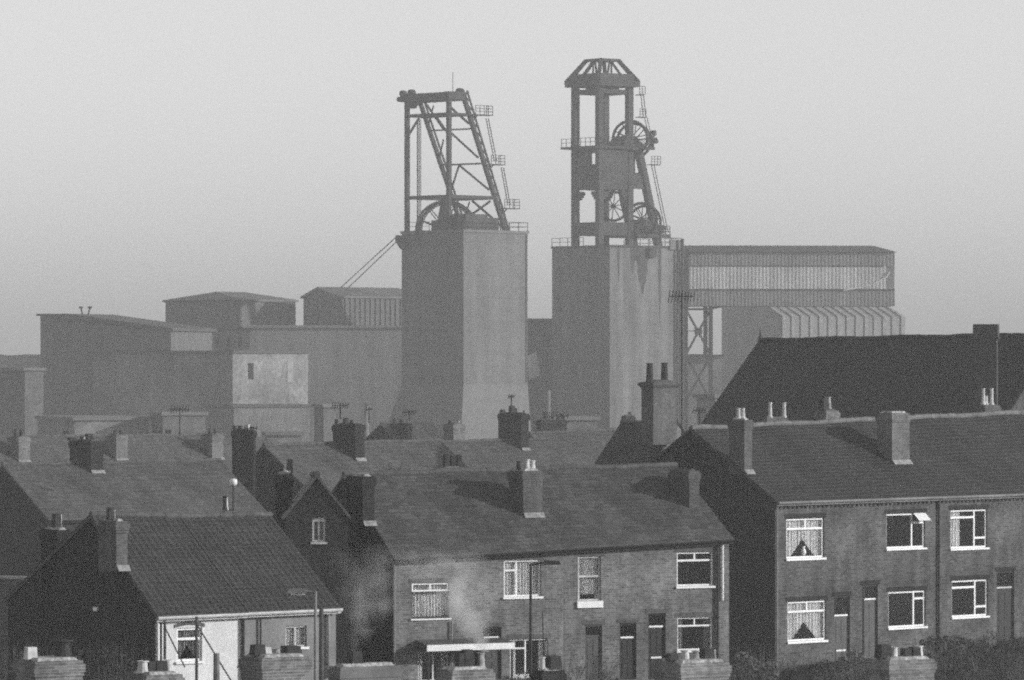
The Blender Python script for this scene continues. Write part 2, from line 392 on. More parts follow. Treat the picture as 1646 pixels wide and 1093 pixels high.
        if curtain:
            cb = MB(); n = 44; prev = None; cr = random.Random(int(a*77))
            x = 0
            for i in range(n+1):
                x = i/n
                if curtain == 'swag': lo = max(0, .47*(1-abs(x-.5)/.31)) if abs(x-.5) < .31 else 0
                elif curtain == 'left': lo = 0 if x < .35 else 1
                elif curtain == 'sides': lo = 0 if (x < .22 or x > .78) else 1
                elif curtain == 'drop': lo = .12 if .2 < x < .8 else .0
                else: lo = 0
                yy = .17+.03*math.sin(i*1.7)+cr.uniform(-.012, .012)
                p0 = (a+W*x, yy, c+t+(H-2*t)*lo); p1 = (a+W*x, yy, d-.01)
                if prev and lo < .98 and prev[2] < .98: cb.quad(f(*prev[0]), f(*p0), f(*p1), f(*prev[1]))
                prev = (p0, p1, lo)
            if cb.f: cb.build('curtain', cmat, w, s.off, recalc=False)
        if sill:
            sb = MB(); bx(sb, a-.05, b+.05, -.07, .058, c-sillh, c-.002); sb.build('sill', sill, w, s.off)
        return w
    def door(s, rect, mat='door_mid', frame='dark_paint', transom=.8, bar='white_paint', plates=()):
        a, b, c, d = rect; H = d-c; t = .06; zt = c+H*transom
        fb = MB(); fb.box(a+.002, a+t, .05, .12, c, d-.002).box(b-t, b-.002, .05, .12, c, d-.002).box(a+t, b-t, .05, .12, d-t, d-.002)
        o = fb.build('door', frame, s.o, s.off)
        lf = MB(); lf.box(a+t, b-t, .08, .11, c, zt-.03)
        W = b-a
        for z0, z1 in ((.06, .42), (.5, .92)):
            for x0, x1 in ((.2, .46), (.54, .8)):
                lf.box(a+W*x0, a+W*x1, .066, .081, c+(zt-c)*z0, c+(zt-c)*z1)
        lf.build('leaf', mat, o, s.off)
        tb = MB(); tb.box(a+t, b-t, .055, .115, zt-.03, zt+.03)
        for p in plates: tb.box(a+W*.2, b-W*.2, .05, .066, c+H*p-.03, c+H*p+.03)
        tb.build('transom', bar, o, s.off)
        MB().box(a+t, b-t, .085, .09, zt+.03, d-t).build('pane', 'glass', o, s.off)
        return o
    def lintels(s, rects, mat='stone', h=.14):
        for a, b, c, d in rects: MB().box(a-.1, b+.1, -.012, .05, d+.003, d+h).build('lintel', mat, s.o, s.off)
    def drainpipe(s, px, y0, y1, mat='dark_paint', r=.04):
        u = s.row.fr.u(px); za, zb = s.row.fr.z(u, 0, y1), s.row.fr.z(u, 0, y0)
        mb = MB(); mb.tube((u, -.07, za), (u, -.07, zb), r, n=8)
        k = za+.4
        while k < zb: mb.tube((u, -.07, k), (u, -.07, k+.07), r*1.35, n=8); k += 1.5
        return mb.build('drainpipe', mat, s.o, s.off)
    def chimney(s, xc, base, top, wu, wv, pots=(), mat='brick_chimney', flash='lead', uv=None, cap='brick_chimney', label=None, corbel=True, ztop=None, capflare=.05, ext=None):
        """xc: pixel column of the near-left corner; base/top rows; wu, wv: pixel widths of front and left face; pots: (px, top row, half width m, mat)"""
        row = s.row; fr = row.fr
        u, v = uv if uv else row.onroof(xc, base)
        if uv: u = fr.u(xc, v) if ext is None else ext
        if uv is None and abs(u-s.u0) < .2 and s.u0 == 0: u = -.004
        u1 = fr.u(xc+wu, v) if wu > 0 else u-wu
        v1 = v+.1
        for i in range(400):
            v1 += .01
            if abs(fr.px(u, v1)-fr.px(u, v)) >= wv: break
        zt = fr.z(u, v, top); zb = min(row.roofz(u, v), row.roofz(u1, v), row.roofz(u, v1))-(.02 if u < 0 else .5)
        if ext is not None: u, u1 = u+.0, u+.7; zb = s.zg-.3; zt = fr.z(u, v, top)
        mb = MB(); mb.box(u, u1, v, v1, zb, zt-.36)
        if corbel:
            mb.box(u-capflare*.5, u1+capflare*.5, v-capflare*.5, v1+capflare*.5, zt-.36, zt-.27)
            mb.box(u-capflare, u1+capflare, v-capflare, v1+capflare, zt-.27, zt-.08)
        else: mb.box(u, u1, v, v1, zt-.36, zt-.08)
        mb.box(u-.01, u1+.01, v-.01, v1+.01, zt-.08, zt)
        o = mb.build('chimney', mat, s.o, s.off)
        if label: o['label'] = label
        fl = MB(); m = .07
        fl.hexa([(u+m,v+m,zt-.02),(u1-m,v+m,zt-.02),(u1-m,v1-m,zt-.02),(u+m,v1-m,zt-.02)],
                [(u+2*m,v+2*m,zt+.07),(u1-2*m,v+2*m,zt+.07),(u1-2*m,v1-2*m,zt+.07),(u+2*m,v1-2*m,zt+.07)])
        fl.build('flaunching', 'mortar' if flash == 'mortar' else cap, o, s.off)
        if flash:
            zr = lambda vv: row.roofz(u, vv)
            fb = MB(); sl = (row.rz(u)-row.ez(u))/row.w
            if v < row.w:
                fb.hexa([(u+.01,v-.15,zr(v)-.15*sl+.085),(u1+.04,v-.15,zr(v)-.15*sl+.085),(u1+.04,v-.004,zr(v)+.085),(u+.01,v-.004,zr(v)+.085)],
                        [(u+.01,v-.15,zr(v)-.15*sl+.1),(u1+.04,v-.15,zr(v)-.15*sl+.1),(u1+.04,v-.02,zr(v)+.16),(u+.01,v-.02,zr(v)+.16)])
                fb.build('flashing', 'lead' if flash == 'mortar' else flash, o, s.off)
        vm = (v+v1)/2
        for p in pots:
            px, pt, r, pm = p[:4]; st = p[4] if len(p) > 4 else 'pot'
            pu = fr.u(px, vm) if ext is None else (u+u1)/2; vq = vm if ext is None else max(v+.08, min(v1-.08, vat(row, px, pu))); pu = max(u+r, min(u1-r, pu)) if abs(pu-(u+u1)/2) < (u1-u) else pu
            zz = fr.z(pu, vm, pt); h = max(.15, zz-zt); z0 = zt+.03; h = max(.15, zz-z0)
            pb = MB()
            if st == 'pot': pb.lathe(pu, vq, [(r*1.1,z0),(r,z0+h*.12),(r*.82,z0+h*.8),(r*.8,z0+h*.88),(r*1.02,z0+h*.9),(r*1.02,z0+h),(r*.7,z0+h),(r*.65,z0+h*.6)])
            elif st == 'tall': pb.lathe(pu, vq, [(r*1.25,z0),(r*1.25,z0+.06),(r*.95,z0+.1),(r*.8,z0+h*.93),(r,z0+h*.94),(r,z0+h),(r*.6,z0+h)])
            elif st == 'square':
                pb.hexa([(pu-r,vq-r,z0),(pu+r,vq-r,z0),(pu+r,vq+r,z0),(pu-r,vq+r,z0)], [(pu-r*.85,vq-r*.85,z0+h),(pu+r*.85,vq-r*.85,z0+h),(pu+r*.85,vq+r*.85,z0+h),(pu-r*.85,vq+r*.85,z0+h)])
            elif st == 'cowl':
                pb.lathe(pu, vq, [(r*1.1,z0),(r,z0+h*.1),(r*.8,z0+h*.72),(r*.95,z0+h*.75),(r*.95,z0+h*.8),(r*.5,z0+h*.8),(r*.5,z0+h*.88),(r*1.35,z0+h*.88),(r*1.3,z0+h*.93),(r*.3,z0+h)])
            pb.build('chimney_pot', pm, o, s.off, smooth=False)
        return o

# ================================================================== ground
def ground():
    xs = [-6000,-3000,-1200,-500,-250]+[-160+8*i for i in range(41)]+[250,500,1200,3000,6000]
    ys = [-60,-20,20,50]+[70+6*i for i in range(40)]+[320,360,400,450,500,560,620,700,850,1100,1500,2500,4000,7000,12000]
    mb = MB(); nx = len(xs)
    for y in ys:
        for x in xs: mb.v.append((x, y, gz(x, y)))
    for j in range(len(ys)-1):
        for i in range(nx-1): mb.f.append((j*nx+i, j*nx+i+1, (j+1)*nx+i+1, (j+1)*nx+i))
    o = mb.build('ground', 'grass', smooth=True, recalc=False); tag(o, kind='structure')
ground()

# ================================================================== terraces in the street
def chim_free(house, px, D, th, wu, wv, top, base, mat='brick_chimney', pots=(), cap='brick_chimney', flare=.12, flat=0, label=None):
    """chimney with a bearing of its own, still a part of the house; px is its near vertical corner"""
    th = math.radians(th); x, y = (px-CX)/F*D, D; zt = HC-(top-YH)/F*D; zb = HC-(base-YH)/F*D
    h = house.o; hz = h.rotation_euler[2]; dx, dy = x-h.location[0], y-h.location[1]
    loc = (dx*math.cos(hz)+dy*math.sin(hz), -dx*math.sin(hz)+dy*math.cos(hz), zb-h.location[2]); H = zt-zb
    mb = MB(); mb.box(0, wu, 0, wv, 0, H-.28)
    f = flare
    if flat: mb = MB(); f = .1; mb.box(wu, 0, 0, wv, 0, H-flat); mb.box(wu-f, f*.6, -f, wv+f, H-flat+.002, H); mb.box(wu-f-.04, f*.6+.04, -f-.04, wv+f+.04, H-flat-.06, H-flat)
    else: mb.hexa([(0,0,H-.28),(wu,0,H-.28),(wu,wv,H-.28),(0,wv,H-.28)], [(-f,-f,H-.14),(wu+f,-f,H-.14),(wu+f,wv+f,H-.14),(-f,wv+f,H-.14)])
    if not flat: mb.box(-f, wu+f, -f, wv+f, H-.14, H-.04)
    if not flat: mb.hexa([(-f*.8,-f*.8,H-.04),(wu+f*.8,-f*.8,H-.04),(wu+f*.8,wv+f*.8,H-.04),(-f*.8,wv+f*.8,H-.04)], [(wu*.3,wv*.3,H+.1),(wu*.7,wv*.3,H+.1),(wu*.7,wv*.7,H+.1),(wu*.3,wv*.7,H+.1)])
    o = mb.build('chimney', mat, h); o['label'] = label or 'squat wide stack'; o.location = loc; o.rotation_euler = (0, 0, th-hz)
    for (pu, pv, ph, r, pm) in pots:
        pb = MB(); pb.lathe(wu*pu, wv*pv, [(r*1.1,H),(r,H+.08),(r*.82,H+ph*.93),(r,H+ph*.94),(r,H+ph),(r*.6,H+ph)])
        pb.build('chimney_pot', pm, o)
    return o

# --- middle terrace
mid = Row(632, 893, 150, 554, 765, 3.9, 1172, 862, 750)
ub = mid.fr.u(905)
r_mid1 = [(662,722,937,994), (810,870,900,959), (672,722,1046,1095), (820,881,1027,1086), (776,806,1008,1092)]
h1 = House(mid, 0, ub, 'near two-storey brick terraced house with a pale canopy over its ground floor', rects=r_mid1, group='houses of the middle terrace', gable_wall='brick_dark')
w0_ = h1.window(h1.rects[0], [('h',.74,.0,1)], t=.055, curtain='full', cmat='net', frame='brown_paint', sill='white_paint', sillh=.05, label='bedroom window with white top lights and pale curtains')
a, b, c, d = h1.rects[0]; zt_ = c+(d-c)*.76; mb = MB(); t = .055
mb.box(a+.01, b-.01, .03, .055, d-t, d-.01).box(a+.01, b-.01, .03, .055, zt_, zt_+t).box(a+.01, a+t, .03, .055, zt_+t, d-t).box(b-t, b-.01, .03, .055, zt_+t, d-t).box((a+b)/2-t*.6, (a+b)/2+t*.6, .03, .055, zt_+t, d-t); mb.build('top_light', 'white_paint', w0_, h1.off)
h1.window(h1.rects[1], [('v',.35,0,1),('h',.72,0,.35)], t=.06, curtain='full', cmat='net', label='casement window hung with pale net curtains')
h1.window(h1.rects[2], [('v',.5,0,1)], t=.05, frame='cream_paint', curtain='sides')
h1.window(h1.rects[3], [('h',.75,0,.42),('v',.42,0,1)], t=.045, frame='white_paint', curtain='sides')
h1.door(h1.rects[4])
u0, u1 = mid.fr.u(668), mid.fr.u(808); z0, z1 = mid.fr.z(u1, -.9, 1043), mid.fr.z(u1, -.9, 1033)
cb = MB(); cb.box(u0, u1, -.9, -.84, z0, z1); cb.build('canopy_fascia', 'white_paint', h1.o, h1.off)
cb = MB(); cb.hexa([(u0,-.84,z0+.02),(u1,-.84,z0+.02),(u1,-.002,z0+.16),(u0,-.002,z0+.16)], [(u0,-.84,z1-.02),(u1,-.84,z1-.02),(u1,-.002,z1+.12),(u0,-.002,z1+.12)]); cb.build('canopy', 'slate_near', h1.o, h1.off)
for uu in (u0+.05, u1-.1): MB().box(uu, uu+.06, -.87, -.81, h1.zg, z0).build('canopy_post', 'dark_paint', h1.o, h1.off)
h1.drainpipe(632.6, 906, 1092, 'pipe_grey', .03); h1.drainpipe(725, 998, 1088, 'pipe_grey', .025)
h1.chimney(583, 845, 766, 19, 26, mat='brick_sooty', flash='mortar', cap='brick_sooty', label='sooty stack without pots at the gable end')
h1.chimney(841, 832, 757, 31, 23, [(834,741,.09,'pot_dark'),(847,738,.1,'pot_pale'),(859,740,.09,'pot_pale')], flash='mortar', label='stack with three pots in the middle of the slope')
h1.chimney(712, 0, 753, 34, 9, [(717,730,.085,'pot_dark','square'),(728,732,.085,'pot_dark','square'),(742,731,.085,'pot_dark','square')], uv=(0, mid.w+1.0), flash=None, label='low stack with square black pots behind the ridge')
r_mid2 = [(929,966,894,966), (1088,1147,887,942), (940,968,1004,1095), (996,1023,1001,1092), (1042,1070,986,1092), (1089,1146,992,1045)]
h2 = House(mid, ub, mid.L, 'near two-storey brick terraced house with three doors and a sash window', rects=r_mid2, group='houses of the middle terrace')
h2.window(h2.rects[0], [('h',.55,0,1)], t=.06, frame='cream_paint', curtain='drop', cmat='net', sill='white_paint', sillh=.22, label='tall sash window with a thick white stone sill')
h2.window(h2.rects[1], [('h',.75,0,1),('v',.5,.75,1)], t=.06, curtain='drop', cmat='room', label='white framed picture window with two top lights')  # its curtain is a near-black sheet imitating the unlit room behind
h2.window(h2.rects[5], [('h',.74,0,1),('v',.5,.74,1)], t=.05, curtain='sides', cmat='curtain_grey')
h2.door(h2.rects[2], 'door_mid', 'door_mid', .8, 'door_mid'); h2.door(h2.rects[3], 'dark_paint', 'dark_paint', .74, 'white_paint'); h2.door(h2.rects[4], 'dark_paint', 'dark_paint', .8, 'white_paint', (.33,))
h2.drainpipe(1160, 870, 965, 'white_paint', .035); h2.drainpipe(1152, 872, 1085, 'dark_paint', .045)
h2.chimney(1108, 819, 757, 16, 31, flash=None, mat='brick_chimney', label='stack without pots at the right-hand end')
for h_ in (h1, h2): h_.lintels(h_.rects, 'brick_chimney', .15)
# --- small gable behind it
ro = Row(559, 827, 148.6, 510, 765, .98, 600, 826, 764.5, L=4.6, th=94)
h3 = House(ro, 0, ro.L, 'narrow dark gabled house with a small white window, against the middle terrace end', wall='brick_dark', roof='slate_far', grects=[(502,523,832,871)], courses=8, over=.1)
h3.window(h3.grects[0], [('v',.5,0,1),('h',.88,0,1)], t=.06, curtain=None, gable=True, frame='cream_paint', sill='cream_paint')
h3.chimney(470, 0, 762, 4, 27, [(461,742,.1,'pot_pale','tall'),(466,738,.11,'pot_dark','square'),(470.5,742,.09,'pot_pale','tall')], uv=(0, vat(ro, 470, 2.5)), flash=None, mat='brick_sooty', label='sooty stack with pale pots at the back', ext=2.5)
# --- right terrace
rt = Row(1245, 803, 172, 1112, 690, 4.4, 1860, 782, 661)
a3 = rt.fr.u(1642)
a1, a2 = rt.fr.u(1376), rt.fr.u(1506)
kw = dict(wall='brick_right', roof='slate_right', group='houses of the right terrace', ridge='ridge_pale', gutter='pipe_grey')
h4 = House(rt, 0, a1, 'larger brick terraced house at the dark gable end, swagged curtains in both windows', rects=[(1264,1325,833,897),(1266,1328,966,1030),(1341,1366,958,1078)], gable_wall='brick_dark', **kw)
for r in h4.rects[:2]: h4.window(r, [('h',.74,0,1),('v',.52,.74,1)], t=.07, curtain='swag', sillh=.08)
h4.door(h4.rects[2], 'door_mid', 'dark_paint', .74, 'white_paint', (.27,))
h4.chimney(1191, 762, 675, 18, 24, [(1185,656,.085,'pot_pale','tall'),(1197,656,.085,'pot_pale','tall')], flash='mortar', label='gable stack with two thin white pots')
h4.chimney(1233, 0, 673, 34, 8, [(1238,647,.08,'pot_pale','tall'),(1261,647,.08,'pot_pale','tall')], uv=(0, rt.w+1.1), flash=None, label='low stack with two tall thin pots behind the ridge')
h5 = House(rt, a1, a2, 'larger brick terraced house in the middle, bare dark windows with narrow side casements', rects=[(1386,1411,940,1068),(1425,1487,825,881),(1428,1488,950,1008)], **kw)
h5.window(h5.rects[1], [('v',.68,0,1),('h',.72,.68,1)], t=.07, curtain=None, label='window with its small top light propped open')
cs = h5.rects[1]; W = cs[1]-cs[0]
tb = MB(); tb.hexa([(cs[0]+W*.70,-.3,cs[3]-.28),(cs[1]+.02,-.3,cs[3]-.28),(cs[1]+.02,-.27,cs[3]-.25),(cs[0]+W*.70,-.27,cs[3]-.25)], [(cs[0]+W*.70,.02,cs[3]+.0),(cs[1]+.02,.02,cs[3]+.0),(cs[1]+.02,.05,cs[3]+.03),(cs[0]+W*.70,.05,cs[3]+.03)])
tb.build('open_light', 'white_paint', h5.o, h5.off)
h5.window(h5.rects[2], [('v',.70,0,1),('h',.78,.70,1)], t=.07, curtain=None)
h5.door(h5.rects[0], 'door_mid', 'dark_paint', .82, 'white_paint')
h5.chimney(1434, 746, 664, 28, 24, flash='mortar', mat='brick_chimney_pale', label='tall stack without pots in the middle of the slope')
h5.chimney(1328, 0, 660, 20, 17, [(1322,640,.16,'pot_dark','square'),(1331,638,.13,'pot_buff','tall')], uv=(0, rt.w+1.1), flash=None, mat='brick_chimney_pale', label='stack behind the ridge with dark pots')
h6b = House(rt, a3, rt.L, 'larger brick terraced house mostly past the right edge, only its roof in view', **kw)
h6 = House(rt, a2, a3, 'larger brick terraced house at the right edge, past the dark drainpipe', rects=[(1528,1587,819,881),(1530,1588,932,991),(1602,1630,918,1050)], **kw)
h6.window(h6.rects[0], [('h',.8,0,.67),('v',.67,0,1),('h',.26,.67,1)], t=.07, curtain='left', label='window with a drawn pale curtain')
h6.window(h6.rects[1], [('h',.8,0,.67),('v',.67,0,1),('h',.26,.67,1)], t=.07, curtain=None)
h6.door(h6.rects[2], 'dark_paint', 'dark_paint', .8, 'cream_paint')
h6.drainpipe(1507, 800, 1085)
h6.chimney(1583, 0, 652, 24, 9, [(1573,624,.08,'pot_pale','tall'),(1585,636,.08,'pot_pale','tall'),(1594,624,.08,'pot_pale','tall')], uv=(0, rt.w+1.0), flash=None, label='low stack with three thin pots behind the ridge')
for hh in (h4, h5, h6, h6b):    # dentil course of headers under the gutter
    mb = MB(); u = hh.u0+.03
    while u < hh.u1-.12:
        z = rt.ez(u)-.34; mb.box(u, u+.11, -.07, -.004, z, z+.15); u += .225
    mb.build('dentil_course', 'brick_right', hh.o, hh.off)
    mb = MB(); mb.hexa([(hh.u0+.01,-.11,rt.ez(hh.u0)-.18),(hh.u1-.01,-.11,rt.ez(hh.u1)-.18),(hh.u1-.01,-.004,rt.ez(hh.u1)-.18),(hh.u0+.01,-.004,rt.ez(hh.u0)-.18)],
                       [(hh.u0+.01,-.11,rt.ez(hh.u0)-.1),(hh.u1-.01,-.11,rt.ez(hh.u1)-.1),(hh.u1-.01,-.004,rt.ez(hh.u1)-.1),(hh.u0+.01,-.004,rt.ez(hh.u0)-.1)])
    mb.build('eaves_course', 'brick_right', hh.o, hh.off)
h4.drainpipe(1247, 812, 1070, 'pipe_grey', .03)
for h_ in (h4, h5, h6): h_.lintels(h_.rects, 'brick_dark', .17)
def vase(px, py0, py1, row, label):
    u = row.fr.u(px, .12); x, y = row.fr.w(u, .1); za, zb = row.fr.z(u, .1, py1), row.fr.z(u, .1, py0); h = zb-za
    o = tag(empty('vase', (x, y, za)), label, 'vase')
    mb = MB(); mb.lathe(0, 0, [(.05,0),(.09,h*.25),(.1,h*.45),(.05,h*.75),(.045,h*.85),(.07,h)]); mb.build('body', 'white_paint', o, smooth=True)
vase(1291, 878, 893, rt, 'small white vase on the sill between the swagged curtains of the gable-end bedroom window')
# --- left terrace
lt = Row(250, 985, 138, 148, 830, 4.0, 540, 972, 831, 5.6)
l1 = lt.fr.u(392)
kw = dict(roof='slate_left', group='houses of the left terrace', courses=24, wave=.21, ridge='ridge_tile')
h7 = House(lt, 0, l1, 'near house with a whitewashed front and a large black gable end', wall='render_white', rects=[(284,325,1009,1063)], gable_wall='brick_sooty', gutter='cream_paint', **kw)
h7.window(h7.rects[0], [('h',.67,0,1)], t=.07, curtain='swag', cmat='curtain_grey')
a = h7.rects[0]; mb = MB(); n = 9
for i in range(n):
    t0, t1 = i/n, (i+1)/n; f = lambda t: (a[0]-.08+(a[1]-a[0]+.16)*t, a[3]+.01+.08*math.sin(math.pi*t))
    p, q = f(t0), f(t1); mb.hexa([(p[0]+.004,-.03,p[1]),(q[0]-.004,-.03,q[1]),(q[0]-.004,.05,q[1]),(p[0]+.004,.05,p[1])], [(p[0]+.004,-.03,p[1]+.1),(q[0]-.004,-.03,q[1]+.1),(q[0]-.004,.05,q[1]+.1),(p[0]+.004,.05,p[1]+.1)])
mb.build('lintel', 'brick_chimney', h7.o, h7.off)
vv_ = vat(lt, 154); zz_ = lt.fr.z(0, vv_, 982); MB().box(-.03, -.004, vv_-.14, vv_+.14, zz_, zz_+.12).build('vent', 'white_paint', h7.o, h7.off)
h7.drainpipe(252.5, 992, 1092, 'white_paint', .03); h7.drainpipe(257, 990, 1092, 'dark_paint', .035); h7.drainpipe(389, 992, 1092, 'dark_paint', .05)
h7.chimney(187, 917, 838, 18, 28, [(174,816,.1,'pot_dark','square'),(181,820,.09,'pot_buff')], flash='mortar', mat='brick_chimney', cap='brick_sooty', label='tall stack with a short pot at the gable end')
h7.chimney(93, 0, 852, 20, 27, [(91,826,.12,'pot_dark','square'),(101,827,.07,'pot_pale')], uv=(0, vat(lt, 93)), flash=None, mat='brick_sooty', cap='mortar', label='black stack on the back slope')
h8 = House(lt, l1, lt.L, 'near house with worn grey render to the right of the whitewashed front', wall='render_worn', rects=[(459,493,1006,1040)], gutter='cream_paint', **kw)
h8.window(h8.rects[0], [('v',.5,0,1)], t=.05, curtain='full', cmat='net', frame='cream_paint')
h8.chimney(361, 0, 822, 21, 5, [(359,797,.07,'pot_dark','tall'),(364,800,.05,'pot_pale','tall')], uv=(0, lt.w+.9), flash=None, mat='brick_chimney_pale', label='pale low stack behind the ridge')
h8.drainpipe(417, 990, 1090, 'dark_paint', .03); h8.drainpipe(526, 985, 1090, 'pipe_grey', .04)
# --- terrace behind left
rb_ = Row(77, 833, 215, 5, 748, 4.2, 428, 825, 741)
b1 = rb_.fr.u(250)
kw = dict(wall='brick_dark', roof='slate_far', group='houses of the terrace behind the left roofs', courses=14)
h9 = House(rb_, 0, b1, 'terraced house with a dark gable at the left edge, behind the black gable end', **kw)
h9.chimney(146, 761, 709, 20, 34, [(115,703,.16,'pot_dark','square'),(124,702,.13,'pot_dark'),(133,702,.13,'pot_buff'),(143,697,.16,'pot_dark','square')], flash='lead', mat='brick_dark', label='wide stack with a row of pots')
h10 = House(rb_, b1, rb_.L, 'terraced house with the plain roof in front of the pale colliery block', **kw)
h10.chimney(407, 0, 692, 4, 34, [(377,684,.13,'pot_dark'),(386,684,.13,'pot_dark'),(398,682,.12,'pot_pale'),(404,687,.12,'pot_dark')], uv=(0, rb_.w+1.4), flash=None, mat='brick_sooty', label='dark stack with mixed pots behind the ridge')
# --- house with tall gable behind the small one
rc = Row(508, 800, 228, 425, 717, 4.0, 790, 792, 709)
c1 = rc.fr.u(650)
kw = dict(wall='brick_dark', roof='slate_far', group='houses of the terrace behind the small gable', courses=14)
h11 = House(rc, 0, c1, 'terraced house with a pointed dark gable and a big stack casting its shadow', **kw)
h11.chimney(571, 741, 683, 15, 36, [(541,674,.11,'pot_dark'),(549,672,.12,'pot_dark','square'),(557,672,.12,'pot_dark'),(566,675,.11,'pot_dark')], mat='brick_sooty', cap='brick_sooty')
h12 = House(rc, c1, rc.L, 'terraced house whose pale roof shows above the middle terrace ridge', **kw)
# --- far terraces
rf = Row(662, 776, 268, 598, 714, 4.0, 940, 768, 707)
f1 = rf.fr.u(800)
kw = dict(wall='brick_dark', roof='slate_far', group='houses of the terrace in front of the headgear towers', courses=12)
h13 = House(rf, 0, f1, 'hazy terraced house below the taller headgear tower on the left', **kw)
h13.chimney(729, 0, 682, 18, 16, [(722,676,.12,'pot_dark'),(738,676,.12,'pot_buff')], uv=(0, rf.w+1.2), flash=None, mat='brick_chimney_pale')
h14 = House(rf, f1, rf.L, 'hazy terraced house with a tall dark stack of many pots', **kw)
h14.chimney(838, 724, 665, 12, 37, [(808,658,.13,'pot_dark','square'),(818,652,.15,'pot_dark','square'),(828,656,.12,'pot_dark'),(835,657,.12,'pot_dark'),(843,660,.1,'pot_buff')], mat='brick_sooty', cap='brick_sooty')
rg = Row(652, 722, 296, 613, 682, 4.0, 729, 717, 679)
h15 = House(rg, 0, rg.L, 'small hazy house with a pointed gable left of the tower foot', wall='brick_dark', roof='slate_far', courses=10)
h15.chimney(655, 711, 682, 8, 27, [(634,673,.12,'pot_dark'),(642,674,.12,'pot_dark'),(650,674,.12,'pot_dark')], mat='brick_sooty', cap='brick_sooty')
rh = Row(905, 756, 306, 852, 697, 4.2, 1075, 750, 690)
h16 = House(rh, 0, rh.L, 'hazy terraced house with a low wide stack below the second tower', wall='brick_dark', roof='slate_far', courses=12)
h16.chimney(869, 0, 675, 42, 6, [(877,662,.14,'pot_dark','square'),(888,668,.12,'pot_dark'),(897,668,.12,'pot_dark'),(905,667,.13,'pot_dark')], uv=(0, rh.w+.4), flash=None, mat='brick_dark')
h16.chimney(1006, 0, 668, 14, 6, [(1012,662,.12,'pot_dark')], uv=(0, rh.w+.4), flash=None, mat='brick_dark')
rw3 = Row(-62, 772, 296, -118, 704, 4.2, 470, 765, 699)
e1, e2, = rw3.fr.u(110), rw3.fr.u(300)
kw = dict(wall='brick_far', roof='slate_far', group='houses of the third terrace on the left', courses=12)
for k, (a, b, xc, base, top, pots, lab) in enumerate(((0, e1, 30, 744, 703, [(25,690,.12,'pot_dark'),(34,690,.12,'pot_dark')], 'hazy terraced house of the third row, leftmost, its stack at the photo edge'),
        (e1, e2, 187, 741, 700, [(185,691,.12,'pot_dark'),(194,691,.12,'pot_dark')], 'hazy terraced house of the third row with the second stack from the left'),
        (e2, rw3.L, 341, 739, 699, [(337,688,.12,'pot_dark'),(346,689,.12,'pot_dark')], 'hazy terraced house of the third row, beside the dark stack with mixed pots'))):
    h = House(rw3, a, b, lab, **kw)
    h.chimney(xc, base, top, 18, 17, pots, mat='brick_chimney_pale')
    if k == 1: h.chimney(246, 0, 698, 32, 5, [(250,692,.12,'pot_dark'),(258,692,.12,'pot_dark'),(268,691,.12,'pot_dark'),(275,691,.12,'pot_dark')], uv=(0, rw3.w+.5), flash=None)
    if k == 0: h.chimney(100, 0, 699, 14, 5, [(104,692,.12,'pot_dark'),(110,692,.12,'pot_dark')], uv=(0, rw3.w+.5), flash=None)
# --- dark hipped-back house with the tall stack
rd = Row(951, 757, 207, 1000, 681, 4.0, 1042, 757, 680)
h17 = House(rd, 0, rd.L, 'house with a black roof and a tall brick stack carrying two long pots', wall='brick_far', roof='slate_school', courses=14, name='house')
chim_free(h17, 1050, 207, 45, 1.55, .72, 614, 715, pots=[(.1,.5,.84,.17,'pot_dark'),(.72,.5,.86,.17,'pot_dark')], label='tall stack with a dark left face')
rs = Row(1096, 728, 232, 1222, 548, 6.5, 1580, 728, 538)
h18 = House(rs, 0, rs.L, 'large school hall under a vast black slate roof with a squat wide stack', wall='brick_school', roof='slate_school', cat='school', name='school_hall', courses=30, ridge='dark_paint')
MB().lathe(0, rs.w, [(.14,rs.r0-h18.zg),(.1,rs.r0-h18.zg+.2),(.05,rs.r0-h18.zg+.25),(.04,rs.r0-h18.zg+.5),(.02,rs.r0-h18.zg+.62)]).build('finial', 'dark_paint', h18.o)
chim_free(h18, 1602, 218, -12, -1.0, .55, 521, 668, mat='brick_school', flat=.62)


# ================================================================== colliery
def frame_at(px, D, th): x = (px-CX)/F*D; return x, D, math.radians(th)
def block(name, label, px, D, th, pl, pr, ytop, mat='concrete', roofmat='roof_felt', cat='building', slope=0, pent=None, group=None, matl=None, zb=None, coping=True):
    """flat topped block; px near corner column, pl/pr outer columns of its left and right faces"""
    fr = Fr(px, D, th); su = fr.u(pr) if pr > px else 6.0
    sv = 6.0
    if pl < px:
        lo, hi = 0, 80
        for _ in range(50):
            m = (lo+hi)/2
            if fr.px(0, m) > pl: lo = m
            else: hi = m
        sv = lo
    x, y = fr.w(0, 0); zg = gz(x, y) if zb is None else zb; H = HC-(ytop-YH)/F*D - zg
    o = tag(empty(name, (x, y, zg), fr.th), label, cat, group)
    T = lambda u, v: H - slope*(sv-v)
    mb = MB(); mb.hexa([(0,0,-1),(su,0,-1),(su,sv,-1),(0,sv,-1)], [(0,0,T(0,0)),(su,0,T(0,0)),(su,sv,T(0,sv)),(0,sv,T(0,sv))]); mb.build('wall', mat, o)
    if coping:
        e = .25; mb = MB(); mb.hexa([(-e,-e,T(0,0)+.01),(su+e,-e,T(0,0)+.01),(su+e,sv+e,T(0,sv)+.01),(-e,sv+e,T(0,sv)+.01)], [(-e,-e,T(0,0)+.35),(su+e,-e,T(0,0)+.35),(su+e,sv+e,T(0,sv)+.35),(-e,sv+e,T(0,sv)+.35)]); mb.build('roof', roofmat, o)
    return o, fr, su, sv, H, zg
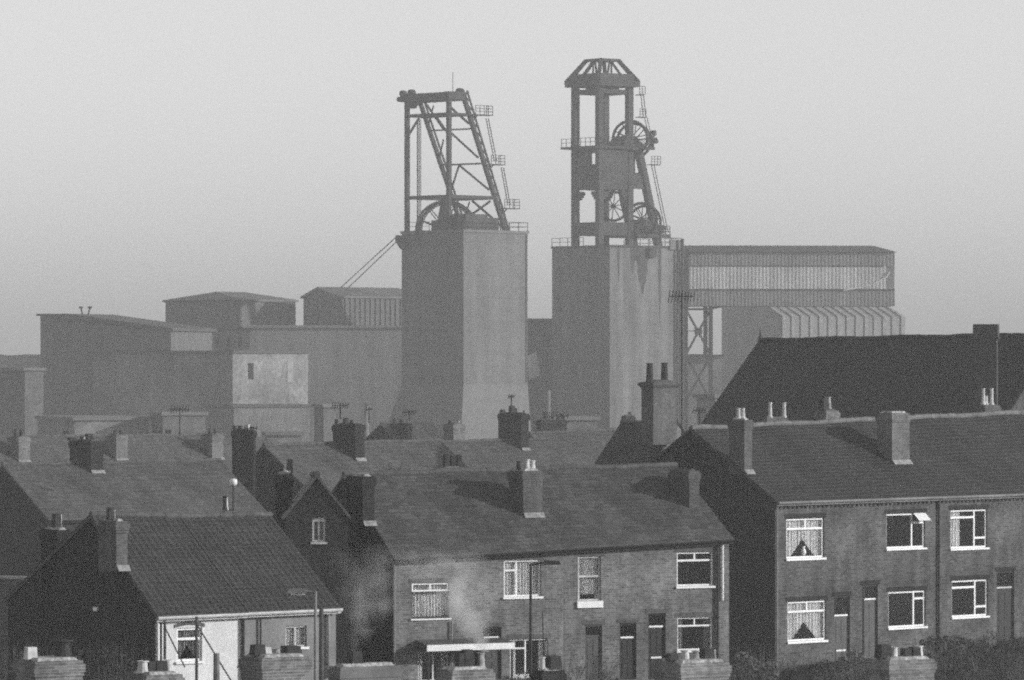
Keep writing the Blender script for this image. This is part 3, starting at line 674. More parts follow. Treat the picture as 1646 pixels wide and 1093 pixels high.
def gblock(name, label, px, D, th, hv, L, yeave, yridge, mat, roofmat, cat='shed', group=None, hip=0, win=0, ribs=0, ribmat=None):
    fr = Fr(px, D, th); x, y = fr.w(0, 0); zg = gz(x, y); H = HC-(yeave-YH)/F*D-zg; R = HC-(yridge-YH)/F*D-zg
    o = tag(empty(name, (x, y, zg), fr.th), label, cat, group); w = hv
    mb = MB(); mb.quad((0,0,-1),(L,0,-1),(L,0,H),(0,0,H)); mb.quad((0,2*w,-1),(L,2*w,-1),(L,2*w,H),(0,2*w,H))
    for u in (0, L):
        if hip: mb.quad((u,0,-1),(u,2*w,-1),(u,2*w,H),(u,0,H))
        else: mb.quad((u,0,-1),(u,2*w,-1),(u,2*w,H),(u,w,R),(u,0,H))
    mb.build('wall', mat, o, recalc=False)
    e = .3; rb = MB()
    for a, b in ((-e, w), (2*w+e, w)):
        za = H-(R-H)/w*e
        rb.hexa([(-e,a,za+.02),(L+e,a,za+.02),(L+e-hip,b,R+.02),(-e+hip,b,R+.02)], [(-e,a,za+.3),(L+e,a,za+.3),(L+e-hip,b,R+.3),(-e+hip,b,R+.3)])
    if hip:
        for u0, u1 in ((-e, -e+hip), (L+e, L+e-hip)):
            rb.quad((u0,-e,H+.2),(u0,2*w+e,H+.2),(u1,w,R+.3))
    rb.build('roof', roofmat, o, recalc=False)
    if ribs:
        mb = MB(); u = .1
        while u < L-.2:
            mb.box(u, u+ribs*.42, -.16, -.003, -1, H-.05); u += ribs
        mb.build('cladding', ribmat or mat, o)
    if win:
        for k in range(win):
            u = L*(k+.5)/win; MB().box(u-.7, u+.7, -.05, .05, H-3.2, H-1.6).build('window', 'glass' if 0 else 'room', o)
    return o, fr, H, R, zg
def rail(mb, p, q, h=1.1, step=1.6, r=.05, n=2):
    p = Vector(p); q = Vector(q); L = (q-p).length; k = max(1, int(L/step))
    for i in range(k+1):
        a = p.lerp(q, i/k); mb.beam(a, a+Vector((0,0,h)), r*1.3)
    for j in range(1, n+1): mb.beam(p+Vector((0,0,h*j/n)), q+Vector((0,0,h*j/n)), r*1.3)
def wheel(mb, c, ax, up, R, r=.17, spokes=10, hub=.4):
    mb.ring(c, ax, up, R, r); mb.ring(c, ax, up, R*.93, r*.5)
    c = Vector(c); ax = Vector(ax).normalized(); up = Vector(up).normalized(); nn = ax.cross(up)
    for k in range(spokes):
        t = 2*math.pi*(k+.3)/spokes; d = ax*math.cos(t)+up*math.sin(t)
        mb.tube(c+d*hub*.6, c+d*(R-.05), .075, n=5)
    mb.tube(c-nn*.5, c+nn*.5, hub, n=12); mb.tube(c-nn*1.2, c+nn*1.2, hub*.35, n=8)
# --- tower one
D1 = 600; fr1 = Fr(745, D1, 45)
su1 = fr1.u(848); sv1 = 11.5
x, y = fr1.w(0, 0); zg1 = gz(x, y)
Z1 = lambda py, d=606: HC-(py-YH)/F*d-zg1
H1 = Z1(373, 600)
t1 = tag(empty('winding_tower', (x, y, zg1), fr1.th), 'square concrete winding tower on the left, carrying the slanted steel headgear', 'tower', 'concrete winding towers')
mb = MB(); hb = Z1(618, 600)
mb.hexa([(0,0,hb),(su1,0,hb),(su1,sv1,hb),(0,sv1,hb)], [(0,0,H1),(su1,0,H1),(su1,sv1,H1),(0,sv1,H1)])
mb.build('wall', 'concrete_board', t1)
mb = MB(); mb.hexa([(-1.2,-.6,-1),(su1+.3,-.6,-1),(su1+.3,sv1+3.2,-1),(-1.2,sv1+3.2,-1)], [(0,0,hb-.002),(su1,0,hb-.002),(su1,sv1,hb-.002),(0,sv1,hb-.002)]); mb.build('flared_base', 'concrete', t1)
mb = MB(); mb.box(-.15, su1+.15, -.15, sv1+.15, H1+.005, H1+.35); mb.build('parapet', 'concrete', t1)
mb = MB(); mb.prism([(-.3,sv1-1.6,H1-.2),(-.3,sv1+.9,H1-.2),(-.3,sv1+.9,H1-1.0),(-.3,sv1,H1-2.0),(-.3,sv1-1.6,H1-2.0)], (.29,0,0)); mb.build('corner_bracket', 'concrete_frame', t1)
# machinery house on top
mb = MB(); mb.box(1.0, 5.0, .6, 5.0, H1+.36, H1+2.4); mb.box(5.01, 7.0, .6, 4.2, H1+.36, H1+2.0); mb.box(1.6, 4.6, 5.61, 7.6, H1+.36, H1+1.7); mb.build('machine_house', 'concrete_frame', t1)
mb = MB()
rail(mb, (0,-.0,H1+.35), (su1,0,H1+.35)); rail(mb, (su1,0,H1+.35), (su1,sv1,H1+.35)); rail(mb, (0,sv1-1,H1+.35), (0,sv1*.55,H1+.35))
mb.build('railing', 'steel', t1)
mb = MB(); mb.box(su1*.965, su1*.99, -.06, -.004, 8, H1-.1); mb.build('pipe', 'concrete_frame', t1)
# headgear
hg = tag(empty('headgear', (*fr1.w(5.8, 5.8), zg1+H1+.35), fr1.th), 'dark steel lattice headgear with slanted legs on top of the left concrete tower', 'headgear', 'pit headgears')
def HG(fr, ctr, base):      # build lists in tower coordinates, subtract centre
    return (ctr[0], ctr[1], base)
off1 = HG(fr1, (5.8, 5.8), H1+.35)
def pA(t): return Vector((3.0, 11, Z1(165))).lerp(Vector((10.8, 11, H1+.35)), t)
def pB(t): return Vector((2.9, 3.2, Z1(150))).lerp(Vector((10.8, 3.2, H1+.35)), t)
def onz(fn, z):
    a, b = fn(0), fn(1); return fn((a.z-z)/(a.z-b.z))
ztop = Z1(150); z0 = H1+.35
for (u, v) in ((.5, 11), (.5, 3.2)):
    mb = MB(); mb.beam((u,v,z0), (u,v,ztop), .52); mb.build('leg', 'steel', hg, off1)
mb = MB(); mb.beam(pA(0)+Vector((-.5,0,1)), pA(1), .45); mb.beam(pA(0)+Vector((.4,0,.9)), pA(1)+Vector((.0,-.8,0)), .2); mb.build('raking_leg', 'steel', hg, off1)
mb = MB(); mb.beam(pB(0)+Vector((-.1,0,.3)), pB(1), .5); mb.beam(pB(0)+Vector((.9,0,.3)), pB(1)+Vector((.75,0,0)), .2)
for i in range(16):
    a = pB(i/16); mb.beam(a+Vector((.1,0,0)), pB((i+1)/16)+Vector((.8,0,0)), .12)
mb.build('raking_leg', 'steel', hg, off1)
mb = MB()
for v in (3.2, 11): mb.box(.1, 3.4, v-.35, v+.35, ztop-1.0, ztop+.05)
mb.box(.15, .85, 3.56, 10.64, ztop-1.0, ztop+.0); mb.box(2.6, 3.3, 3.56, 10.64, ztop-1.05, ztop-.1)
mb.box(.86, 2.59, 4, 10.5, ztop-.6, ztop-.35)
mb.build('top_girder', 'steel', hg, off1)
mb = MB()
for (u, v, r) in ((.5, 10.2, .45), (.6, 11.9, .4), (2.8, 3.6, .45)):
    mb.tube((u-.3, v, ztop+.15), (u+.4, v, ztop+.15), r, n=10); mb.box(u-.2, u+.3, v-.4, v+.4, ztop-.9, ztop+.1); mb.build('pulley_gear', 'steel', hg, off1); mb = MB()
mb.build('pulley_gear', 'steel', hg, off1); mb = MB(); mb.prism([(.45,11.4,ztop-1.0),(.45,8.6,ztop-1.0),(.45,9.6,ztop-1.9),(.45,10.4,ztop-1.9)], (.3,0,0))
mb.tube((.4,10.6,ztop-.8),(.4,12.6,ztop-.6), .32)
mb.build('gusset', 'steel', hg, off1)
MB().tube((1.2,3.2,ztop),(1.2,3.2,ztop+2.6), .04).build('lightning_rod', 'steel', hg, off1)
mb = MB()
def hz(py, full=True, w=.22):
    z = Z1(py); a = onz(pA, z); b = onz(pB, z); mb.beam(a, b, w)
    if full: mb.beam((.5,11,z), a, w); mb.beam((.5,3.2,z), b, w); mb.beam((.5,11,z), (.5,3.2,z), w)
hz(185, True, .35); hz(207, False, .2); hz(262, False, .22); hz(317, True, .42)
def q_(px, py):
    z = Z1(py); a = onz(pA, z); b = onz(pB, z)
    xa = fr1.px(a.x, a.y); xb = fr1.px(b.x, b.y); return a.lerp(b, (px-xa)/(xb-xa))
for a, b, w in (((684,163),(714,207),.28),((720,168),(754,199),.28),((720,207),(769,253),.24),((738,263),(786,304),.24),((738,263),(722,312),.2),((713,222),(704,258),.18),
             ((759,320),(812,367),.26),((757,343),(788,322),.22),((755,322),(748,342),.16),((697,168),(687,204),.16)):
    mb.beam(q_(*a), q_(*b), w)
mb.beam((.5,11,Z1(219)), (.5,8.8,Z1(190)), .24); mb.beam((.5,3.2,Z1(219)), (.5,5.4,Z1(190)), .2)
mb.build('bracing', 'steel', hg, off1)
mb = MB(); mb.tube((1.6,10.2,z0), (1.6,10.2,Z1(190)), .09); mb.tube((1.9,10.2,z0), (1.9,10.2,Z1(190)), .07); mb.tube((1.7,9.7,z0), (1.7,9.7,Z1(190)), .05); mb.build('winding_rope', 'steel', hg, off1)
for (py, du, px) in ((184, 3.2, 775), (263, 2.6, 800), (333, 2.8, 822)):
    z = Z1(py); b = onz(pB, z); mb = MB(); mb.box(b.x+.35, b.x+.35+du, b.y-.9, b.y+.3, z-.12, z)
    rail(mb, (b.x+.4, b.y-.85, z), (b.x+.3+du, b.y-.85, z), 1.15, .7, .05, 3); rail(mb, (b.x+.3+du, b.y-.85, z), (b.x+.3+du, b.y+.3, z), 1.15, .7, .05, 3)
    mb.beam((b.x+.4, b.y, z-1.1), (b.x+1.6, b.y, z-.1), .12); mb.build('platform', 'steel', hg, off1)
mb = MB()
for a, b in ((190, 258), (268, 328)):
    p = onz(pB, Z1(a))+Vector((2.6,-.3,0)); q = onz(pB, Z1(b))+Vector((1.7,-.3,0))
    mb.beam(p, q, .09); mb.beam(p+Vector((.45,0,0)), q+Vector((.45,0,0)), .09)
    for i in range(14): c = p.lerp(q, i/14); mb.beam(c, c+Vector((.45,0,0)), .05)
mb.build('ladder', 'steel', hg, off1)
c1_, s1_ = fr1.c, fr1.s
XL = lambda a, b: (a*c1_+b*s1_, -a*s1_+b*c1_, 0)     # world x,y direction to local
Rw = 3.75
for k, (du, dv) in enumerate(((0, 0), (1.3, .7))):
    mb = MB(); c = (2.6+du, 6.1+dv, Z1(370)); wheel(mb, c, XL(1, .1), (0,0,1), Rw, .16, 12); mb.build('winding_wheel', 'steel', hg, off1)
mb = MB(); mb.hexa([(2.0,5.6,z0),(4.0,5.6,z0),(4.0,7.2,z0),(2.0,7.2,z0)], [(2.4,5.8,Z1(318)),(3.2,5.8,Z1(318)),(3.2,6.6,Z1(318)),(2.4,6.6,Z1(318))]); mb.build('bearing_pedestal', 'steel', hg, off1)
# --- tower two
D2 = 628; K2 = D2/600; fr2 = Fr(980, D2, 38); su2 = fr2.u(1096); sv2 = 11.9*K2; x, y = fr2.w(0, 0); zg2 = gz(x, y)
Z2 = lambda py, d=635: HC-(py-YH)/F*d-zg2
H2 = Z2(397, 628)
t2 = tag(empty('winding_tower', (x, y, zg2), fr2.th), 'square concrete winding tower on the right, joined to the raised corrugated gallery', 'tower', 'concrete winding towers')
mb = MB(); mb.box(0, su2, 0, sv2, -1, H2); mb.build('wall', 'concrete_stained', t2)
mb = MB(); mb.box(-.12, su2+.12, -.12, sv2+.12, H2+.005, H2+.3); mb.build('parapet', 'concrete_frame', t2)
mb = MB(); mb.box(su2*.82, su2+.1, -.3, -.004, H2-.2, H2+1.2); mb.build('upstand', 'concrete', t2)
mb = MB()
rail(mb, (0,sv2,H2+.3), (0,sv2*.45,H2+.3)); rail(mb, (su2*.55,0,H2+.3), (su2,0,H2+.3)); rail(mb, (su2,0,H2+.3), (su2,sv2,H2+.3)); mb.build('railing', 'steel', t2)
for uu, r, yt in ((su2*.92, .16, 386), (su2*.985, .2, 384), (su2*.955, .09, 420)):
    mb = MB(); mb.tube((uu, -.35, 1), (uu, -.35, Z2(yt)), r, n=8)
    z = 3
    while z < Z2(yt): mb.box(uu-.3, uu+.3, -.36, -.004, z, z+.15); z += 4
    mb.build('pipe', 'concrete_frame', t2)
MB().box(su2*.33, su2*.41, -.02, -.004, Z2(420), Z2(398)).build('chute', 'concrete_frame', t2); MB().box(su2*.52, su2*.62, -.5, -.004, Z2(414), Z2(398)).build('chute', 'concrete_frame', t2)
for a_, b_, y0_, y1_ in ((1022, 1043, 398, 474), (1012, 1021, 398, 440), (1058, 1063, 398, 520), (992, 996, 398, 455)):
    ua_, ub_ = fr2.u(a_), fr2.u(b_); rr = random.Random(a_); n_ = 12; L_ = []; Rr_ = []
    for k in range(n_+1):
        t = k/n_; w_ = (ub_-ua_)/2*(1-t**2)*rr.uniform(.75, 1.1)+.03; c_ = (ua_+ub_)/2+rr.uniform(-.06,.06); z_ = Z2(y0_+(y1_-y0_)*t, 628)
        L_.append((c_-w_, -.006, z_)); Rr_.append((c_+w_, -.006, z_))
    mb = MB()
    for k in range(n_): mb.quad(L_[k], Rr_[k], Rr_[k+1], L_[k+1])
    mb.build('stain', 'stain', t2, recalc=False)
h2g = tag(empty('headgear', (*fr2.w(6, 6), zg2+H2+.3), fr2.th), 'framed headgear with winding wheels under a hipped cap, on the right tower', 'headgear', 'pit headgears')
off2 = (6, 6, H2+.3); z0 = H2+.3
ca, cb_, S_ = 2.7*K2, 5.4*K2, 5.0*K2
cols = ((ca, cb_), (ca+S_, cb_), (ca+S_, cb_+S_), (ca, cb_+S_))
zp = Z2(235); zt = Z2(138)
for k, (u, v) in enumerate(cols):
    mb = MB(); mb.box(u-.42, u+.42, v-.42, v+.42, z0, zt); mb.build('column', 'concrete_frame', h2g, off2)
def ringbeam(mb, za, zb, e=0, t=.7, rows=((ca, cb_, ca+S_, cb_+S_),)):
    for a, b, c, d in rows:
        a -= e; b -= e; c += e; d += e
        mb.box(a, c, b-t/2, b+t/2, za, zb); mb.box(a, c, d-t/2, d+t/2, za, zb); mb.box(a-t/2, a+t/2-.003, b+t/2+.003, d-t/2-.003, za, zb); mb.box(c-t/2+.003, c+t/2, b+t/2+.003, d-t/2-.003, za, zb)
mb = MB(); ringbeam(mb, Z2(138), Z2(118), .42, .5); ringbeam(mb, Z2(150), Z2(143), 0, .5); mb.build('top_ring_beam', 'concrete_frame', h2g, off2)
# hipped cap of beams and panels
mb = MB(); e = .95; a, b, c, d = ca-e, cb_-e, ca+S_+e, cb_+S_+e; zl, zh = Z2(134), Z2(95); i_ = 1.05
A = [(a,b),(c,b),(c,d),(a,d)]; B = [(ca+i_,cb_+i_),(ca+S_-i_,cb_+i_),(ca+S_-i_,cb_+S_-i_),(ca+i_,cb_+S_-i_)]
for k in range(4):
    p, q = A[k], A[(k+1)%4]; r, t = B[k], B[(k+1)%4]
    mb.beam((*p,zl), (*q,zl), .35, .7); mb.beam((*r,zh), (*t,zh), .3, .35); mb.beam((*p,zl), (*r,zh), .35, .6)
    f = .4; m0 = [p[i]+(r[i]-p[i])*f for i in (0,1)]; m1 = [q[i]+(t[i]-q[i])*f for i in (0,1)]; zm = zl+(zh-zl)*f
    mb.quad((*p,zl),(*q,zl),(*m1,zm),(*m0,zm)); mb.beam((*p,zl+.3), (*r,zh), .5, .5)
    mid_ = [(r[i]+t[i])/2 for i in (0,1)]; lm = [(m0[i]+m1[i])/2 for i in (0,1)]
    mb.beam((*[(m0[i]*.75+m1[i]*.25) for i in (0,1)],zm-.6), (*mid_,zh), .25); mb.beam((*[(m0[i]*.25+m1[i]*.75) for i in (0,1)],zm-.6), (*mid_,zh), .25)
mb.build('hipped_cap', 'concrete_frame', h2g, off2, recalc=False)
mb = MB(); mb.box(ca+1.2, ca+S_-1.2, cb_+.8, cb_+S_-.8, Z2(143), Z2(119)); mb.build('hoist_house', 'concrete_frame', h2g, off2)
mb = MB(); mb.box(ca-1.5, ca+S_+3.8, cb_-.9, cb_+S_+1.4, zp-.3, zp); rail(mb, (ca-1.4,cb_-.8,zp), (ca-1.4,cb_+S_+1.3,zp), 1.1, 1); rail(mb, (ca-1.4,cb_-.8,zp), (ca+S_+3.7,cb_-.8,zp), 1.1, 1); rail(mb, (ca+S_+3.7,cb_-.8,zp), (ca+S_+3.7,cb_+S_+1.3,zp), 1.1, 1)
mb.build('platform', 'steel', h2g, off2)
mb = MB(); mb.box(ca+.43, ca+S_-.43, cb_-.3, cb_+.2, Z2(300), zp-.31); mb.box(ca-.25, ca+.25, cb_+.43, cb_+S_-.43, Z2(300), Z2(264)); mb.box(ca-.25, ca+.25, cb_+1.9, cb_+S_-.43, Z2(263.9), Z2(246)); mb.box(ca-.25, ca+.25, cb_+.43, cb_+S_-.43, Z2(245.9), zp-.31)
mb.build('panel_wall', 'concrete_frame', h2g, off2)
mb = MB()
for (p, q) in (((ca,cb_),(ca+S_,cb_)), ((ca,cb_),(ca,cb_+S_)), ((ca+S_,cb_),(ca+S_,cb_+S_)), ((ca,cb_+S_),(ca+S_,cb_+S_))):
    p = Vector((*p,0)); q = Vector((*q,0)); dd = (q-p).normalized(); mb = MB(); mb.beam(p+dd*.42+Vector((0,0,Z2(301))), q-dd*.42+Vector((0,0,Z2(301))), .45, .5)
    for zz in (Z2(305),):
        for s_, o_ in ((p, dd), (q, -dd)):
            for k in range(4):
                t = (k+1)/4; mb.beam(s_+o_*(.42+1.35*(1-t)**.6)+Vector((0,0,zz-.1-1.3*t)), s_+o_*(.42)+Vector((0,0,zz-.1-1.3*t)), .45)
    mb.build('haunched_beam', 'concrete_frame', h2g, off2)
mb = MB(); ringbeam(mb, Z2(378), Z2(357), 0, .55); mb.build('base_ring_beam', 'concrete_frame', h2g, off2)
mb = MB(); mb.box(ca+S_+.43, ca+S_+3.0, cb_+.3, cb_+S_-.3, Z2(300), Z2(276)); mb.box(ca+S_+.43, ca+S_+1.7, cb_+.8, cb_+S_-.8, Z2(276)+.002, zp-.31); mb.build('machine_floor', 'concrete_frame', h2g, off2)
for v in (cb_, cb_+S_):
    mb = MB(); mb.beam((ca+S_+1.6, v, zp-.3), (ca+S_+5.2, v, z0), 1.0, .8); mb.build('raking_leg', 'concrete_frame', h2g, off2)
    mb = MB(); za = Z2(302); mb.box(ca+S_+.43, ca+S_+2.9, v-.25, v+.25, za, Z2(278)); mb.box(ca+S_+.43, ca+S_+4.6, v-.25, v+.25, Z2(378), Z2(362)); mb.build('cross_beam', 'concrete_frame', h2g, off2)
mb = MB(); mb.box(ca+S_+.5, ca+S_+6.4, cb_-1.2, cb_+S_+.5, Z2(380), Z2(375)); rail(mb, (ca+S_+.6,cb_-1.1,Z2(375)), (ca+S_+6.3,cb_-1.1,Z2(375)), 1.1, .8, .06, 3); rail(mb, (ca+S_+6.3,cb_-1.1,Z2(375)), (ca+S_+6.3,cb_+S_+.4,Z2(375)), 1.1, .8, .06, 3)
mb.box(ca+S_+4.4, ca+S_+5.4, cb_-1.0, cb_+.4, Z2(374), Z2(360)); mb.build('lower_platform', 'steel', h2g, off2)
XM = lambda a, b: (a*fr2.c+b*fr2.s, -a*fr2.s+b*fr2.c, 0)
def atpx(px, v): return fr2.u(px, v)
for (px, py, v, R) in ((1013, 221, cb_+.2, 2.45), (1019, 223, cb_+2.4, 2.4), (1031, 351, cb_-.6, 2.2), (1037, 354, cb_+1.6, 2.2), (986, 330, cb_+2.5, 2.0)):
    mb = MB(); u = atpx(px, v); wheel(mb, (u, v, Z2(py)), XM(1, -.25), (0,0,1), R, .15, 10, .3); mb.build('winding_wheel', 'steel', h2g, off2)
mb = MB(); u = atpx(1013, cb_); mb.hexa([(u-2.0,cb_-.7,zp),(u+2.2,cb_-.7,zp),(u+2.2,cb_+3,zp),(u-2.0,cb_+3,zp)], [(u-.8,cb_-.5,zp+1.5),(u+.6,cb_-.5,zp+1.5),(u+.6,cb_+2.6,zp+1.5),(u-.8,cb_+2.6,zp+1.5)])
mb.build('bearing_pedestal', 'steel', h2g, off2)
mb = MB(); u = atpx(1031, cb_); z = Z2(374); mb.hexa([(u-1.8,cb_-.9,z),(u+2.6,cb_-.9,z),(u+2.6,cb_+2,z),(u-1.8,cb_+2,z)], [(u-.7,cb_-.8,z+1.9),(u+.8,cb_-.8,z+1.9),(u+.8,cb_+1.8,z+1.9),(u-.7,cb_+1.8,z+1.9)]); mb.build('bearing_pedestal', 'steel', h2g, off2)
mb = MB(); u = ca+S_+3.6
mb.beam((u,cb_-.6,zp), (u+.2,cb_-.6,zp+2.2), .22); mb.beam((u-1,cb_-.6,zp+.7), (u+.6,cb_-.6,zp+1.9), .25); mb.box(u-.3, u+.6, cb_-.9, cb_-.2, zp+1.0, zp+1.4); mb.tube((u+.2,cb_-.9,zp+2.1),(u+.2,cb_-.3,zp+2.1), .3); mb.tube((u+.5,cb_-.9,zp+.9),(u+.5,cb_-.3,zp+.9), .35)
mb.beam((u-3.8,cb_-.8,zp-.4), (u+.2,cb_-.8,zp-.1), .3); mb.build('hoist_gear', 'steel', h2g, off2)
mb = MB()
for (px, py, w) in ((1030, 150, 1.0), (1031, 186, 1.1), (1052, 262, 1.6)):
    u = atpx(px, cb_-.5); mb.box(u-w/2, u+w/2, cb_-.9, cb_+.2, Z2(py)-.1, Z2(py)); rail(mb, (u-w/2,cb_-.85,Z2(py)), (u+w/2,cb_-.85,Z2(py)), 1.1, .5, .05, 3)
for (a, ay, b, by) in ((1030, 148, 1034, 186), (1036, 186, 1046, 230), (1047, 262, 1070, 372)):
    p = Vector((atpx(a, cb_-.5), cb_-.5, Z2(ay))); q = Vector((atpx(b, cb_-.5), cb_-.5, Z2(by))); mb.beam(p, q, .09); mb.beam(p+Vector((.45,0,0)), q+Vector((.45,0,0)), .09)
mb.build('ladder', 'steel', h2g, off2)
# --- winding ropes down to the engine house
mb = MB()
for a, b in (((640,378),(548,462)), ((640,386),(556,466))): mb.tube(P(*a, 603), P(*b, 648), .07, n=5)
o = mb.build('winding_rope', 'steel', tag(empty('haulage_cable', (0,600,0)), 'pair of thin cables slanting from the left tower down to the gabled engine house', 'cable'), (0,600,0))
# --- raised gallery
fg = Fr(1101, 640, 3.0); x, y = fg.w(0, 0); zg = gz(x, y); ZG = lambda py: HC-(py-YH)/F*641-zg
gl = tag(empty('conveyor_gallery', (x, y, zg), fg.th), 'long raised corrugated gallery with a pale band, joined to the right tower', 'gallery')
Lg = fg.u(1438); dp = 9.0
def ribwall(mb, u0, u1, z0, z1, y=0, period=.5, d=.035):
    n = int((u1-u0)/period*2)
    for i in range(n):
        a, b = u0+(u1-u0)*i/n, u0+(u1-u0)*(i+1)/n; ya, yb = (y-d if i % 2 else y), (y if i % 2 else y-d)
        mb.quad((a,ya,z0),(b,yb,z0),(b,yb,z1),(a,ya,z1))
mb = MB(); mb.box(0, Lg, .12, dp, ZG(492), ZG(405)); mb.build('body', 'sheet_mid', gl)
for za_, zb_ in ((492, 465), (428, 406)):
    mb = MB(); ribwall(mb, .1, Lg, ZG(za_), ZG(zb_)); mb.build('siding', 'sheet_mid', gl, recalc=False)
mb = MB(); ribwall(mb, .5, fg.u(1424), ZG(464.5), ZG(428.5), -.08); mb.build('pale_siding', 'sheet_pale', gl, recalc=False)
mb = MB(); mb.box(.3, Lg, -.16, -.003, ZG(466), ZG(464.6)); mb.box(.3, fg.u(1420), -.16, -.003, ZG(428.4), ZG(427)); mb.box(-.2, .5, -.3, -.003, ZG(494), ZG(403)); mb.build('trim', 'concrete_frame', gl)
mb = MB(); z = ZG(405); zr = ZG(394); mb.hexa([(-.3,-.3,z),(Lg+.3,-.3,z),(Lg+.3,dp+.3,z),(-.3,dp+.3,z)], [(-.3,2.5,zr),(Lg-2.6,2.5,zr),(Lg-2.6,dp-2.5,zr),(-.3,dp-2.5,zr)]); mb.build('roof', 'roof_felt', gl)
mb = MB()
pts = [(1355,467),(1385,462),(1405,455),(1424,446),(1430,437)]
for a, b in zip(pts, pts[1:]): mb.tube((fg.u(a[0]),-.22,ZG(a[1])), (fg.u(b[0]),-.22,ZG(b[1])), .08)
mb.build('flashing', 'white_paint', gl)
for px in (1103, 1143):
    for v in (.6, dp-.8):
        mb = MB(); u = fg.u(px); mb.beam((u,v,0), (u,v,ZG(492)), .55); mb.build('leg', 'steel', gl)
mb = MB(); ua, ub2 = fg.u(1103), fg.u(1143)
for za, zb in ((570, 497), (645, 571)):
    mb.beam((ua,.6,ZG(za)), (ub2,.6,ZG(zb)), .3); mb.beam((ub2,.6,ZG(za)), (ua,.6,ZG(zb)), .3)
    mb.beam((ua,.6,ZG(zb)), (ub2,.6,ZG(zb)), .3)
mb.beam((ua,.6,ZG(532)), (ub2,.6,ZG(532)), .12)
mb.box((ua+ub2)/2-.5, (ua+ub2)/2+.5, .4, .9, ZG(537), ZG(527)); mb.beam((ub2,.6,ZG(495)), (ub2+2.4,.6,ZG(489)), .5); mb.build('cross_bracing', 'steel', gl)
# --- sheds and blocks
fs = Fr(1255, 668, 24); x, y = fs.w(0, 0); zg = gz(x, y); ZS = lambda py, d=670: HC-(py-YH)/F*d-zg
cs_ = tag(empty('corrugated_shed', (x, y, zg), fs.th), 'corrugated shed with bold pale ribs under the raised gallery, behind the school roof', 'shed')
svs = vat(type('R', (), dict(fr=fs, w=12))(), 1160); Ls = fs.u(1455); vb = svs*.26
MB().prism([(0,0,-1),(0,svs,-1),(0,svs,ZS(491)),(0,vb,ZS(491)),(0,0,ZS(509))], (Ls,0,0)).build('wall', 'sheet_mid', cs_)
mb = MB(); u = .2
while u < Ls-.3:
    mb.box(u, u+.55, -.14, -.003, -1, ZS(509)-.05); a_ = Vector((u,-.14,ZS(509)+.02)); b_ = Vector((u,vb,ZS(491)+.03))
    mb.hexa([(u,-.14,ZS(509)-.04),(u+.55,-.14,ZS(509)-.04),(u+.55,vb,ZS(491)+.01),(u,vb,ZS(491)+.01)], [(u,-.14,ZS(509)+.12),(u+.55,-.14,ZS(509)+.12),(u+.55,vb,ZS(491)+.14),(u,vb,ZS(491)+.14)]); u += 1.35*1.1
mb.build('cladding', 'cladding_grey', cs_)
block('concrete_block', 'pale low block between the right tower and the ribbed shed', 1103, 646, 5, 1100, 1160, 574, 'render_light')
fw = Fr(275, 590, 68); x, y = fw.w(0, 0); zg = gz(x, y); ZW = lambda py, d=594: HC-(py-YH)/F*d-zg
k1 = tag(empty('washery_building', (x, y, zg), fw.th), 'big dark hall whose roof slopes down to the right, left end of colliery', 'building')
svw = vat(type('R', (), dict(fr=fw, w=12))(), 65)
mb = MB(); mb.prism([(0,0,-1),(0,svw,-1),(0,svw,ZW(508)),(0,0,ZW(532))], (12,0,0)); mb.build('wall', 'sheet_dark', k1)
mb = MB(); mb.prism([(-.4,-.4,ZW(532.5)),(-.4,svw+.4,ZW(507)),(-.4,svw+.4,ZW(504)),(-.4,svw*.78,ZW(504)),(-.4,-.4,ZW(528))], (13,0,0)); mb.build('roof', 'roof_felt', k1)
mb = MB()
for dv in (-.45, .35):
    mb.tube((3, svw*.74+dv, ZW(505)), (3, svw*.74+dv*1.6, ZW(495)), .1, n=6); mb.tube((3, svw*.74+dv*1.6, ZW(495)), (3, svw*.74+dv*1.6, ZW(492)), .3, n=8)
mb.build('roof_vents', 'steel', k1)
o, fr, su, sv, H, zg = block('brick_block', 'flat-roofed block with a pale sunlit right face, in front of the sloping hall', 374, 578, 52, 150, 495, 568, 'render_light')
mb = MB(); mb.box(su*.2, su*.27, -.05, -.003, H-3.2, H-1.2); mb.build('window', 'room', o)
mb = MB(); mb.box(su*.72, su*.8, -.05, -.003, H-3.6, H-1.0); mb.build('pale_panel', 'render_panel', o)
block('screen_house', 'low grey block standing directly below the pale sunlit face', 376, 560, 30, 330, 498, 655, 'brick_far')
o, fr, su, sv, H, zg = block('bridge_gallery', 'pale horizontal gallery with small windows between the sloping hall and the sheds', 279, 612, 8, 276, 402, 531, 'render_light')
for k in range(6):
    MB().box(su*(.1+.15*k), su*(.14+.15*k), -.04, -.003, H-2.1, H-.9).build('window', 'room' if k != 1 else 'white_paint', o)  # second window is coloured white to imitate a glint
gblock('sheeted_shed', 'broad corrugated shed with a low hipped roof, left of the pair behind the pale gallery', 386, 650, 48, 7.5, 11, 484, 471, 'sheet_grey', 'sheet_dark', hip=3.0, group='sheeted sheds on the skyline')
gblock('engine_house', 'gabled engine house with windows that the cables run down to, left of the tall tower', 537, 650, 40, 3.5, 14, 478, 464, 'sheet_grey', 'sheet_dark', cat='building', ribs=.9)
block('preparation_plant', 'wide grey mass of buildings between the pale block and the left tower', 399, 622, 2, 398, 655, 527, 'sheet_mid', 'sheet_mid', zb=1)
block('plant_annexe', 'low flat annexe seen in the gap between the two towers', 845, 650, 4, 838, 905, 516, 'sheet_dark')
mb = MB(); mb.prism([P(848,572,640), P(862,565,640), P(868,604,640), P(850,610,640)], (0,.3,0))
tag(mb.build('hoarding', 'sheet_pale'), 'crooked pale sheet panel standing in the gap between the towers', 'panel')
